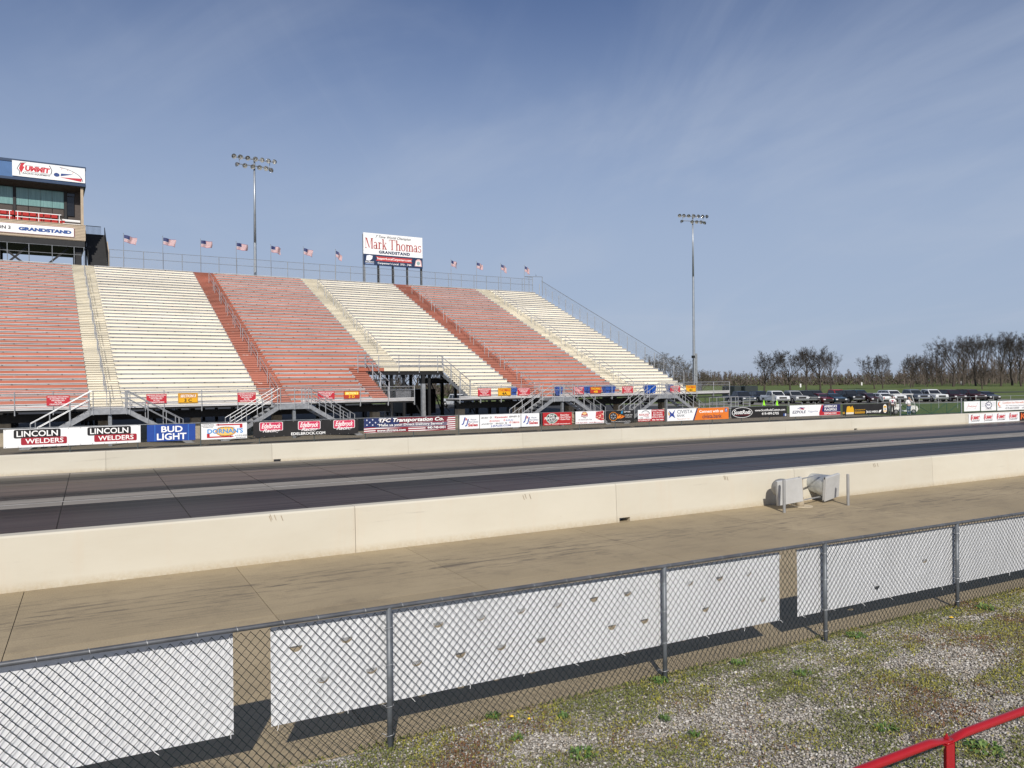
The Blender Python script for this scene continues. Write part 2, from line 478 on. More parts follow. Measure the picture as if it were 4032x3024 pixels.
b=MB(); b.add([(-60,-40,-.012),(140,-40,-.012),(140,6.47,-.012),(-60,6.47,-.012)],[(0,1,2,3)]); struct('gravel_ground',b,M_GBED)

# apron slabs
AP=[-22.8,-16.5,-10.3,-4.06,-.93,2.2,5.33,9.2,13.07,16.95,20.8,24.7,28.6,32.5,36.4,42,48,56,66,78,92,110,130]
b=MB(); b.box(-22.8,130,6.5,14.6,-.2,-.012); ap=struct('concrete_apron',b,M_JOINT)
for x0,x1 in zip(AP[:-1],AP[1:]):
    for y0,y1 in ((6.47,10.9),(10.9,14.3)):
        b=MB(); b.box(x0+.005,x1-.005,y0+.004,y1-.004,-.06,0.0); part('slab',b,M_APRON,ap)
# track
b=MB(); b.box(-60,160,14.4,33.3,-.2,-.012); tk=struct('drag_strip',b,M_JOINT)
TJ=[-60,-40,-20,-11.9,-9.1,-6.3,-3.5]+[-.7+2.8*i for i in range(0,16)]+[50,62,80,110,160]
for x0,x1 in zip(TJ[:-1],TJ[1:]):
    for nm,y0,y1,mt in (('lane_slab',14.4,24.0,M_TRACK),('centre_slab',24.0,25.85,M_STRIP),('lane_slab',25.85,32.4,M_TRACK),('edge_slab',32.4,33.3,M_STRIP)):
        b=MB(); b.box(x0+.013,x1-.013,y0+.003,y1-.003,-.06,0.0); part(nm,b,mt,tk)
b=MB(); b.add([(-60,24.72,.004),(160,24.72,.004),(160,24.79,.004),(-60,24.79,.004)],[(0,1,2,3)]); part('painted_line',b,pm('worn_white_line',(.55,.53,.49),.7,0,.35,2),tk)
b=MB(); b.add([(-60,24.84,.004),(160,24.84,.004),(160,24.88,.004),(-60,24.88,.004)],[(0,1,2,3)]); part('joint_seal',b,M_JOINT,tk)
b=MB(); b.add([(-60,29.5,.004),(40,29.5,.004),(40,29.56,.004),(-60,29.56,.004)],[(0,1,2,3)]); part('painted_line',b,pm('faded_lane_line',(.16,.12,.07),.7,0,.5,1),tk)

# concrete barriers -------------------------------------------------
def barrier(name,label,y0,thick,z1,joints,notches):
    t=thing(name,label,'barrier',(joints[0],y0,0))
    for i,(x0,x1) in enumerate(zip(joints[:-1],joints[1:])):
        g=.005; b=MB(); c=.03; ba=.035
        n=[k for k in notches if x0<=k<x1-1]
        prof=[(y0,-.02),(y0,.05),(y0+ba,z1-c),(y0+ba+c,z1),(y0+thick-c,z1),(y0+thick,z1-c),(y0+thick,-.02)]
        if n:
            k=n[0]; w=.30
            for a0,a1 in ((x0+g,k),(k+w,x1-g)):
                if a1-a0>.02: b.prism([(a0,y,z) for y,z in prof],(a1-a0,0,0))
            b.prism([(k,y,max(z,.095)) for y,z in prof],(w,0,0))
        else: b.prism([(x0+g,y,z) for y,z in prof],(x1-x0-2*g,0,0))
        part('wall_panel',b,M_BAR,t)
    return t
near_w=barrier('concrete_barrier','cream painted concrete barrier wall between the tan apron and the track, loudspeakers in front',14.15,.34,.87,
    [-20,-13.8,-7.75,-1.7,4.36,10.43,16.2,22.1,28.2,34.3,40.4,46.5,52.6,70,100,150],[10.5])
far_w=barrier('concrete_barrier','cream painted concrete barrier wall in front of the banner fence across the track',33.1,.34,.745,
    [-24,-18,-11.8,-5.6,.48,6.64,12.7,18.72,24.78,31.0,37.1,43.2,49.4,55.6,61.8,68,90,150],[6.7,24.2,43.4])
# rubbed scuffs near the top of the near wall
M_SCUFF=pm('rubber_scuff',(.30,.24,.17),.8,0,.3)
for cx,cz in ((2.75,.80),(8.0,.79),(13.7,.80),(19.4,.80)):
    for k in range(rnd.randint(3,4)):
        x=cx+k*.07+rnd.uniform(-.03,.03); z=cz+rnd.uniform(-.04,.02); y=14.15+.035*(z-.05)/.79-.006
        b=MB(); b.prism([(x,y+.0035,z+.05),(x+.012,y+.0035,z+.05),(x+.035+.012,y,z-.05),(x+.035,y,z-.05)],(0,-.004,0)); part('scuff_mark',b,M_SCUFF,near_w)

# ------------------------------------------------------------------ near chain link fence
FY=6.42; POSTX=[-3.9,-.8,2.26,5.32,7.82,10.5,13.2,16.0]
def railz(x): return 1.262-.0055*(x+.6)
f=thing('chain_link_fence','waist high green wire chain link fence with grey posts beside the gravel','fence',(2.26,FY,0))
b=MB(); b.tube([(x,FY-.035,railz(x)-.022) for x in [-4.5]+POSTX[1:]+[18]],.0195,10); part('top_rail',b,M_NRAIL,f,True)
for x in POSTX:
    b=MB(); z=railz(x)-.03; b.tube([(x,FY-.03,-.2),(x,FY-.03,z)],.0255,12); b.lathe([(.0255,0),(.023,.012),(.012,.02),(0.001,.021)],Matrix.Translation((x,FY-.03,z)),12)
    part('post',b,M_NPOST,f,True)
b=MB()
for x in POSTX:
    for z in (.12,.38,.72,1.05):
        zz=z+rnd.uniform(-.04,.04); rr=.034
        b.tube([(x+rr*cos(a)*1.1,FY-.03+rr*sin(a),zz+.006*sin(a*1.5)) for a in np.linspace(-.2,pi+pi,11)],.0022,4)
        b.tube([(x-rr,FY-.02,zz),(x-rr-.025,FY+.0,zz+.012),(x-rr-.03,FY+.01,zz-.01)],.002,4)
for x in np.arange(-1.4,14,.34):
    x+=rnd.uniform(-.05,.05); z=railz(x)-.022
    b.tube([(x+.004*k,FY-.035+.025*cos(a),z+.025*sin(a)) for k,a in enumerate(np.linspace(-1.2,4.6,9))],.0018,4)
    b.tube([(x+.03,FY-.01,z-.02),(x+.015,FY+.01,z-.06)],.0016,4)
part('tie_wire',b,M_GALV,f,kind='stuff')
# woven fabric, every strand modelled
p,q,r=.074,.0855,.0032
vs=[];fs=[]
xk=np.arange(-2.2,14.6,p/2); nz=int(1.19/(q/2))
for k,x0 in enumerate(xk):
    j=np.arange(nz+1); s=np.where((j+k)%2==0,1,-1)
    jit=nrg.normal(0,.0012,nz+1)
    X=x0+s*(p/4+.0014)+jit; Zc=.025+j*q/2+nrg.normal(0,.0012,nz+1)+.006*np.sin(x0*2.1); Yc=FY+.012+s*.0025+.004*np.sin(x0*1.7+j*.2)
    Zc=np.minimum(Zc,np.array([railz(x0)-.018]*(nz+1)))
    base=len(vs)
    for i in range(nz+1):
        for a in (0,2.094,4.189): vs.append((X[i]+r*cos(a),Yc[i]+r*sin(a)*1.0,Zc[i]+r*.4*sin(a+.7)))
    for i in range(nz):
        for a in range(3):
            a2=(a+1)%3; fs.append((base+i*3+a,base+i*3+a2,base+(i+1)*3+a2,base+(i+1)*3+a))
b=MB(); b.v=vs; b.f=fs; b.m=[0]*len(fs)
part('wire_fabric',b,M_MESHW,f,kind='stuff')

def m_nban():
    t=NT('creased_white_vinyl')
    a=t.noise(t.coord((.9,.9,.35),True,(0,.5,0)),2.2,4,.55,.6); c=t.noise(t.coord((6,6,1.2),True),1.4,5,.6)
    col=t.mix(t.ramp(t.noise(t.coord(world=True),1.3,6,.65),[(.5,0.0),(.8,.35)]),(.665,.675,.69),(.52,.515,.50))
    h=t.math('ADD',a,t.math('MULTIPLY',c,.25))
    return t.set(col,.55,0,h,.8,.06)
M_NBAN=m_nban()
# white vinyl banners tied on the far side of that fence, seen from the back
def near_banner(label,x0,x1,z0f,z1f,slits,seed):
    Yb=FY+.045
    pts=[];n=max(8,int((x1-x0)/.25)); m=6; edges=[]
    outer=[]
    for i in range(n+1): outer.append((x0+(x1-x0)*i/n,0.0))
    for j in range(1,m+1): outer.append((x1,j/m))
    for i in range(n-1,-1,-1): outer.append((x0+(x1-x0)*i/n,1.0))
    for j in range(m-1,0,-1): outer.append((x0,j/m))
    H=lambda x,v: z0f(x)+(z1f(x)-z0f(x))*v
    P=[Vector((x,H(x,v))) for x,v in outer]
    E=[(i,(i+1)%len(P)) for i in range(len(P))]
    for i in range(1,n):
        for j in range(1,m):
            x=x0+(x1-x0)*(i+.0)/n; z=H(x,j/m)
            if all((x-sx)**2+(z-sz)**2>.09**2 for sx,sz in slits): P.append(Vector((x,z)))
    R=.052
    for sx,sz in slits:
        k0=len(P); K=11
        for k in range(K): a=pi+pi*k/(K-1); P.append(Vector((sx+R*cos(a),sz+R*.95*sin(a))))
        E+= [(k0+k,k0+(k+1)%K) for k in range(K)]
    vv,ee,ff,_,_,_=geometry.delaunay_2d_cdt(P,E,[],0,1e-5)
    w=lambda x,z: .006*sin(x*1.9+seed)+.003*sin(x*1.3+z*3+seed*2)
    b=MB(); b.v=[(c.x,Yb+w(c.x,c.y),c.y) for c in vv]
    for fc in ff:
        cx=sum(vv[i].x for i in fc)/len(fc); cz=sum(vv[i].y for i in fc)/len(fc)
        if any((cx-sx)**2+((cz-sz)/.95)**2<R*R*.995 and cz<sz for sx,sz in slits): continue
        b.f.append(tuple(fc)); b.m.append(0)
    o=thing('vinyl_banner',label,'banner',(x0,Yb,z0f(x0)),group='white banners on the near fence')
    part('sheet',b,M_NBAN,o)
    for sx,sz in slits:                                   # wind flaps folded away at the hinge
        b=MB(); K=11; ang=rnd.uniform(.35,1.0)
        row=[]
        for k in range(K):
            a=pi+pi*k/(K-1); dx=R*cos(a); dz=R*.95*sin(a)
            row.append((sx+dx,Yb+w(sx,sz)+.001-dz*sin(ang)*1.0,sz+dz*cos(ang)))
        b.v=row; b.f=[tuple(range(K))]; b.m=[0]
        part('wind_flap',b,M_NBAN,o)
    b=MB()
    n=int((x1-x0)/.55)
    for i in range(n+1):
        x=x0+.04+(x1-x0-.08)*i/max(1,n)
        for z in (z0f(x)+.02,z1f(x)-.02):
            b.tube([(x,Yb-.012,z),(x+.008,Yb-.03,z-.005),(x+.012,FY,z-.008),(x+.02+rnd.uniform(-.03,.03),FY-.006,z-rnd.uniform(.015,.05))],.0022,4)
    part('cable_tie',b,M_WHITE,o,kind='stuff')
    return o
S2=[(1165,2552),(1364,2518),(1726,2459),(1893,2432),(1271,2676),(1463,2640),(1642,2611),(1814,2579),(2050,2405),(2195,2381),(2338,2359),(2470,2337),(2718,2296),(2835,2278),(2947,2259),(2130,2520),(2408,2469),(2538,2445),(2780,2400),(3004,2360),(1974,2548)]
S2=[(lambda v:(v.x,v.z+.02))(ony(px,py,FY+.045)) for px,py in S2]
zt=lambda x: 1.185-.0075*(x-1); zb=lambda x: .375-.0065*(x-1)
near_banner('plain white vinyl banner at the fence end, left of the narrow gap with no slits',-3.5,.98,zb,zt,[],1.0)
near_banner('long white vinyl banner with two rows of half moon wind slits on the near fence',1.27,7.12,zb,zt,S2,2.2)
near_banner('white vinyl banner on the near fence beyond the second narrow gap, past the slit one',7.41,14.6,zb,zt,[(9.9,.73),(8.9,.5)],3.1)

# ------------------------------------------------------------------ foreground gravel and ground cover
def vnoise(x,y,seed,sc):
    r=np.random.default_rng(seed); T=r.random((64,64)); x=np.asarray(x)*sc+7.3; y=np.asarray(y)*sc+3.1
    xi=np.floor(x).astype(int); yi=np.floor(y).astype(int); fx=x-xi; fy=y-yi; fx=fx*fx*(3-2*fx); fy=fy*fy*(3-2*fy)
    g=lambda a,b:T[a%64,b%64]
    return (g(xi,yi)*(1-fx)+g(xi+1,yi)*fx)*(1-fy)+(g(xi,yi+1)*(1-fx)+g(xi+1,yi+1)*fx)*fy
def fbm(x,y,seed,sc):
    return (vnoise(x,y,seed,sc)*.5+vnoise(x,y,seed+1,sc*2.1)*.28+vnoise(x,y,seed+2,sc*4.3)*.22)
def cover_mask(x,y):
    # patchy mats of low weeds, a fuller fringe along the fence, bare gravel lanes between
    n=fbm(x*.62+y*.45,y*1.25-x*.25,21,1.15)
    m=np.clip((n-.375)*5.2,0,1)*np.clip(.1+fbm(x,y,77,3.6)*1.5,0,1)
    edge=np.clip(1-(6.45-y)/.45,0,1)*np.clip((fbm(x,y,31,2.0)-.25)*3,0,1)
    return np.maximum(m,edge*.95)
def stones(name,n,xr,yr,smin,smax,seed,mats,clear=0.75):
    r=np.random.default_rng(seed)
    x=r.uniform(*xr,n); y=r.uniform(*yr,n)
    keep=(r.random(n)>cover_mask(x,y)*clear)&(y<6.44+.02*np.sin(x*9))&(x*1.0+ (y-3.4)*1.2>2.2)
    x=x[keep]; y=y[keep]; n=len(x)
    base=np.array([(0,0,1),(.9,0,.45),(.28,.85,.45),(-.72,.53,.45),(-.72,-.53,.45),(.28,-.85,.45),(.72,.53,-.45),(-.28,.85,-.45),(-.9,0,-.45),(-.28,-.85,-.45),(.72,-.53,-.45)])
    F=[(0,1,2),(0,2,3),(0,3,4),(0,4,5),(0,5,1),(1,6,2),(2,7,3),(3,8,4),(4,9,5),(5,10,1),(6,7,2),(7,8,3),(8,9,4),(9,10,5),(10,6,1)]
    F=np.array(F)
    s=r.uniform(smin,smax,n)**1.0; s=smin+(smax-smin)*r.random(n)**1.8
    th=r.uniform(0,2*pi,n); ct,st=np.cos(th),np.sin(th)
    sc=np.stack([s*r.uniform(.7,1.25,n),s*r.uniform(.55,1.0,n),s*r.uniform(.35,.75,n)],1)
    V=base[None]*(1+r.normal(0,.16,(n,11,1)))*sc[:,None,:]
    tilt=r.normal(0,.4,n); cz,sz=np.cos(tilt),np.sin(tilt)
    a=V[:,:,0]*cz[:,None]-V[:,:,2]*sz[:,None]; c=V[:,:,0]*sz[:,None]+V[:,:,2]*cz[:,None]
    X=a*ct[:,None]-V[:,:,1]*st[:,None]+x[:,None]; Y=a*st[:,None]+V[:,:,1]*ct[:,None]+y[:,None]
    Zz=c+(s*.22+r.random(n)*.006)[:,None]-.004
    vs=np.stack([X,Y,Zz],2).reshape(-1,3)
    fs=(F[None]+11*np.arange(n)[:,None,None]).reshape(-1,3)
    me=bpy.data.meshes.new(name); me.vertices.add(len(vs)); me.vertices.foreach_set('co',vs.ravel())
    me.loops.add(fs.size); me.loops.foreach_set('vertex_index',fs.ravel().astype(np.int32))
    me.polygons.add(len(fs)); me.polygons.foreach_set('loop_start',np.arange(0,fs.size,3,dtype=np.int32))
    for mm in mats: me.materials.append(mm)
    pr=np.array([.30,.26,.2,.14,.1][:len(mats)]); pr/=pr.sum()
    me.polygons.foreach_set('material_index',np.repeat(r.choice(len(mats),n,p=pr),len(F)).astype(np.int32))
    me.update(calc_edges=True); me.validate()
    o=bpy.data.objects.new(name,me); COL.objects.link(o); o['kind']='stuff'; return o
GM=[pm('stone_pale',(.43,.405,.365),.85,0,.12,30),pm('stone_grey',(.31,.285,.25),.85,0,.15,30),pm('stone_buff',(.35,.30,.24),.85,0,.15,30),pm('stone_dark',(.16,.145,.125),.85,0,.2,30),pm('stone_white',(.55,.53,.49),.85,0,.08,30)]
stones('loose_gravel',120000,(.6,14.5),(2.4,6.46),.0055,.0175,5,GM)

def blades(name,n,xr,yr,seed,mats,wts,hgt,wid,maskf,kind='stuff'):
    r=np.random.default_rng(seed)
    x=r.uniform(*xr,n); y=r.uniform(*yr,n)
    k=r.random(n)<maskf(x,y); x=x[k]; y=y[k]; n=len(x)
    th=r.uniform(0,2*pi,n); L=hgt*r.uniform(.35,1.15,n); w=wid*r.uniform(.6,1.3,n)
    ln=r.uniform(.25,1.5,n); ph=r.uniform(0,2*pi,n); z0=r.uniform(.002,.022,n)
    dx,dy=np.cos(th)*w/2,np.sin(th)*w/2
    ex,ey=np.cos(ph)*L*np.sin(ln),np.sin(ph)*L*np.sin(ln); ez=L*np.cos(ln)
    vs=np.stack([np.stack([x-dx*.5,y-dy*.5,z0],1),np.stack([x+ex*.5-dx,y+ey*.5-dy,z0+ez*.6],1),np.stack([x+ex,y+ey,z0+ez],1),np.stack([x+ex*.5+dx,y+ey*.5+dy,z0+ez*.6],1)],1).reshape(-1,3)
    fs=(np.array([0,1,2,3])[None]+4*np.arange(n)[:,None])
    me=bpy.data.meshes.new(name); me.vertices.add(len(vs)); me.vertices.foreach_set('co',vs.ravel())
    me.loops.add(fs.size); me.loops.foreach_set('vertex_index',fs.ravel().astype(np.int32))
    me.polygons.add(len(fs)); me.polygons.foreach_set('loop_start',np.arange(0,fs.size,4,dtype=np.int32))
    for mm in mats: me.materials.append(mm)
    q=fbm(x,y,seed+50,1.1); sel=np.clip(((q-.22)/.42+r.normal(0,.22,n))*len(mats),0,len(mats)-1).astype(np.int32)
    me.polygons.foreach_set('material_index',sel); me.update(calc_edges=True)
    o=bpy.data.objects.new(name,me); COL.objects.link(o); o['kind']=kind; return o
CV=[pm('weed_russet',(.17,.08,.035),.9,0,.25,20),pm('weed_brown',(.125,.095,.045),.9,0,.25,20),pm('weed_olive',(.20,.185,.035),.9,0,.25,20),pm('weed_yellow_green',(.29,.27,.045),.9,0,.2,20),pm('weed_green',(.135,.15,.035),.9,0,.25,20)]
blades('ground_cover',330000,(.9,14.5),(2.4,6.5),9,CV,None,.034,.013,lambda x,y:.035+cover_mask(x,y)*.85)
blades('dry_stems',5000,(.9,14.5),(2.4,6.5),14,[pm('dry_stem',(.30,.24,.14),.9,0,.2,20),pm('dead_stem',(.12,.075,.06),.9,0,.2,20)],None,.05,.0025,lambda x,y:.25+.5*cover_mask(x,y))

MG1=pm('weed_leaf_green',(.06,.125,.022),.7,0,.25,25); MG2=pm('weed_leaf_light',(.11,.17,.035),.7,0,.25,25)
def weed(x,y,r,label,group,seed,h=.05):
    k=random.Random(seed); b=MB()
    n=int(26+r*260)
    for i in range(n):
        a=k.uniform(0,2*pi); d=r*sqrt(k.random())*.75; L=k.uniform(.4,1.0)*max(.05,r*.6); w=L*k.uniform(.14,.26)
        px,py=x+cos(a)*d,y+sin(a)*d; o=a+k.uniform(-1.1,1.1); up=k.uniform(.25,1.0)
        tx,ty=px+cos(o)*L,py+sin(o)*L; z1=.012+h*up; z2=.012+h*up*k.uniform(.3,.9)
        nx_,ny_=-sin(o)*w,cos(o)*w; mx,my=(px+tx)/2,(py+ty)/2
        b.add([(px,py,.004),(mx+nx_,my+ny_,z1),(tx,ty,z2),(mx-nx_,my-ny_,z1)],[(0,1,2,3)],k.random()<.4)
    return single('weed_clump',b,[MG1,MG2],label,'weed',(x,y,0),group=group)
for i,(px,py,r,lab) in enumerate([(2290,2980,.13,'largest bright green weed clump lying alone in the gravel'),(1940,2830,.07,'small leafy weed beside yellow dandelions at the gravel edge'),(2595,2690,.10,'leafy green weed growing at the foot of a fence post'),
     (2035,2915,.06,'low green weed tuft amid pale gravel'),(3160,2660,.10,'spreading grassy weed rosette on open gravel'),(3490,2880,.10,'dark green grass tuft near the red pipe rail'),(2910,2620,.09,'green weed clump close under the wire fabric'),(2220,2830,.045,'low green weed tuft amid pale gravel'),(2735,2905,.05,'low green weed tuft amid pale gravel'),(3880,2960,.16,'broad dark green weed patch behind the red rail post'),(2620,2840,.05,'low green weed tuft amid pale gravel'),(3370,2510,.12,'wide green weed mat past the middle fence post'),(3880,2400,.13,'green weed mat beside the yellow dandelion near the fence')]):
    p=onz(px,py); weed(p.x,p.y,r,lab,'weeds in the gravel',40+i)
MY=pm('dandelion_yellow',(.80,.50,.02),.7,0,.1); 
for i,(px,py,lab) in enumerate([(2015,2822,'yellow dandelion flower next to a leafy weed near the fence'),(2084,2832,'smaller yellow dandelion bloom a hand away from its neighbour'),(3746,2432,'yellow dandelion flower alone in the green mat beside the fence')]):
    p=onz(px,py,.03); s=(.020,.014,.026)[i]
    t=thing('dandelion',lab,'flower',(p.x,p.y,0),group='dandelions')
    b=MB(); b.tube([(p.x,p.y,0),(p.x+.004,p.y,.03)],.0025,5); part('stem',b,MG2,t)
    b=MB()
    for j in range(14):
        a=2*pi*j/14; b.add([(p.x,p.y,.03),(p.x+s*cos(a-.2),p.y+s*sin(a-.2),.036),(p.x+s*1.1*cos(a),p.y+s*1.1*sin(a),.034),(p.x+s*cos(a+.2),p.y+s*sin(a+.2),.036)],[(0,1,2,3)])
    b.lathe([(s*.75,.034),(s*.5,.045),(0.0005,.048)],Matrix.Translation((p.x,p.y,0)),8)
    part('petals',b,MY,t)

# ------------------------------------------------------------------ red pipe rail
M_REDP=pm('glossy_red_paint',(.34,.010,.014),.3,0,.06,6)
RY=3.0; RZ=.835; JX=4.80
t=thing('pipe_rail','glossy red pipe guard rail bolted to a flat steel post','railing',(JX,RY,0))
for sgn,x1,dy,dz in ((-1,1.2,.02,.014),(1,9.0,.0,-.0)):
    b=MB(); xs_=[0,.05,.085,.14,.22,.4,abs(x1-JX)]; n=14
    prof=[(.031,.005),(.033,.006),(.033,.009),(.032,.018),(.028,.027),(.0275,.0275),(.0275,.0275)]
    for i,(d,(hw,hh)) in enumerate(zip(xs_,prof)):
        x=JX+sgn*(d-.035); zz=RZ+dz*1.0+(hh-.005)*.55-.004*(d)
        for j in range(n):
            a=2*pi*j/n; b.v.append((x,RY+hw*cos(a),zz+hh*sin(a)))
    for i in range(len(xs_)-1):
        for j in range(n):
            j2=(j+1)%n; q=(i*n+j,i*n+j2,(i+1)*n+j2,(i+1)*n+j); b.f.append(q if sgn<0 else q[::-1]); b.m.append(0)
    b.f.append(tuple(range(n)) if sgn>0 else tuple(range(n))[::-1]); b.m.append(0)
    part('pipe',b,M_REDP,t,True)
b=MB(); b.box(JX-.045,JX+.045,RY-.03,RY-.024,0,.828); b.prism([(JX+.045,RY-.03,0),(JX+.045,RY+.045,0),(JX+.045,RY+.045,.75),(JX+.045,RY+.02,.828),(JX+.045,RY-.03,.828)],(-.007,0,0)); b.box(JX-.044,JX+.037,RY-.024,RY+.03,.8215,.8275)
part('post',b,M_REDP,t)
b=MB(); b.lathe([(.020,0),(.020,.004),(.012,.005),(.012,.014),(.007,.015),(.007,.026),(0.0005,.027)],Matrix.Translation((JX,RY,RZ+.023)),6); part('bolt',b,M_REDP,t)

# ------------------------------------------------------------------ loudspeakers by the wall
M_HORNW=pm('off_white_fibreglass',(.44,.44,.43),.55,0,.08,4); M_HORNG=pm('grey_fibreglass',(.26,.255,.245),.5,0,.12,4); M_ZINC=pm('zinc_sheet',(.44,.46,.47),.35,.55,.2,5)
M_CONC=pm('raw_concrete',(.40,.34,.25),.85,0,.2,6,bstr=.3); M_DARK=pm('dark_rubber',(.012,.012,.012),.6,0,.2)
pb=onz(3149,1993)
t=thing('loudspeaker_post','short round post with two weathered horn loudspeakers beside the near barrier','loudspeaker',(pb.x,pb.y,0))
b=MB(); b.lathe([(.0,-.02),(.105,-.02),(.105,.22),(.085,.225),(.085,.70),(.07,.715),(.0005,.716)],Matrix.Translation((pb.x,pb.y,0)),20); part('post',b,M_CONC,t,True)
b=MB(); b.lathe([(.0005,.012),(.26,.012),(.27,.0)],Matrix.Translation((pb.x+.05,pb.y-.02,0)),18); part('footing',b,pm('pale_footing',(.46,.39,.28),.85,0,.15,5),t)
def horn(parent,c,head,roll,tilt,sz,depth,kind,wide=1.0):
    fr=Matrix.Translation(c)@Matrix.Rotation(head,4,'Z')@Matrix.Rotation(tilt,4,'Y')@Matrix.Rotation(roll,4,'X')   # local +x = mouth direction
    def P(x,y,z): return tuple(fr@Vector((x,y,z)))
    h=sz/2
    b=MB(); vs=[]
    for x,k in ((0,.985),(.01,1.0),(.075,.99),(.085,.965)):
        for a,c2 in ((-1,-1),(1,-1),(1,1),(-1,1)): vs.append(P(x,a*h*k*wide,c2*h*k))
    fs=[(0,3,2,1)]+[(4*i+j,4*i+(j+1)%4,4*i+4+(j+1)%4,4*i+4+j) for i in range(3) for j in range(4)]+[(12,13,14,15)]
    b.add(vs,fs); board=part('mouth_board',b,M_HORNW,parent)
    b=MB(); n=20; rings=[(0,h*.93,4),(-.10,h*.86,2.4),(-.22,h*.80,2),(-depth*.62,h*.78,2),(-depth*.85,h*.66,2),(-depth,h*.34,2),(-depth-.02,.004,2)]
    if kind=='cone': rings=[(0,h*.93,5),(-.12,h*.88,3),(-.26,h*.84,2.2),(-depth*.75,h*.78,2),(-depth,h*.70,2)]
    for x,rr,pw in rings:
        for j in range(n):
            a=2*pi*j/n; ca,sa=cos(a),sin(a); k=(abs(ca)**pw+abs(sa)**pw)**(-1.0/pw); b.v.append(P(x,rr*k*ca,rr*k*sa))
    for i in range(len(rings)-1):
        for j in range(n):
            j2=(j+1)%n; b.f.append((i*n+j,i*n+j2,(i+1)*n+j2,(i+1)*n+j)); b.m.append(0)
    part('horn_body',b,M_HORNG if kind=='dome' else M_ZINC,parent,True)
    if kind=='dome':
        b=MB(); b.lathe([(.0005,.0),(.022,.0),(.022,.02)],fr@Matrix.Translation((-depth*.9,h*.28,.02))@Matrix.Rotation(-pi/2,4,'Y'),10); part('cable_port',b,M_DARK,parent)
        b=MB(); b.tube([P(-depth*.9,h*.35,-.18),P(-depth*.8,h*.5,-.30),P(-depth*.3,h*.3,-.36)],.007,5); part('cable',b,M_DARK,parent)
    else:
        b=MB(); fr2=fr@Matrix.Translation((-depth-.06,0,0))@Matrix.Rotation(-pi/2,4,'Y')
        b.lathe([(h*.70,-.08),(h*.72,-.05),(h*.70,-.03),(h*.5,.03),(h*.22,.06),(.0005,.075)],fr2,22); part('back_cover',b,M_ZINC,parent,True)
        b=MB(); 
        for sg in (0,):
            b.add([P(-depth-.20,-.06,-.05),P(-depth-.20,.06,-.05),P(-depth-.20,.06,.06),P(-depth-.20,-.06,.06),P(-depth-.08,-.06,-.05),P(-depth-.08,.06,-.05),P(-depth-.08,.06,.06),P(-depth-.08,-.06,.06)],[(0,1,2,3),(4,7,6,5),(0,4,5,1),(1,5,6,2),(2,6,7,3),(3,7,4,0)])
        part('driver_box',b,M_ZINC,parent)
    for yy,zz in ((h*.95,h*.95),(h*.95,-h*.95)):
        b=MB(); b.lathe([(.0005,-.03),(.022,-.03),(.022,.02),(.0005,.02)],Matrix.Translation(fr@Vector((.03,-yy if kind!='dome' else yy,zz))),8); part('bracket',b,M_DARK,parent)
cA=ony(3000+640*.16275,1840+570*.16275,pb.y-.22); cB=ony(3000+1640*.16275,1840+470*.16275,pb.y+.08)
horn(t,cA,radians(256),radians(7),radians(6),.62,.50,'dome',1.14)
horn(t,cB,radians(278),radians(7),radians(8),.64,.66,'cone')
b=MB(); b.beam((pb.x-.1,pb.y-.09,.70),(cB.x-.25,pb.y+.12,.73),.05,.018); b.beam((pb.x,pb.y-.07,.16),(cB.x-.1,pb.y+.22,.14),.04,.02); b.beam((pb.x-.02,pb.y,.70),(pb.x-.02,pb.y,.75),.03,.03); part('mount_arm',b,M_GALV,t)
for i,(px,py,lab) in enumerate(((3088,2018.3,'slim grey steel bollard standing in front of the square horn board'),(3339.5,1989.8,'slim grey steel bollard standing clear of the horns, past the zinc one'))):
    p=onz(px,py); b=MB(); b.lathe([(.036,-.05),(.036,.775),(.032,.79),(.015,.797),(.0005,.798)],Matrix.Translation((p.x,p.y,0)),14)
    single('bollard',b,M_HORNG if i else pm('grey_bollard_paint',(.24,.24,.235),.55,0,.12,5),lab,'bollard',(p.x,p.y,0),group='bollards at the loudspeakers',smooth=True)

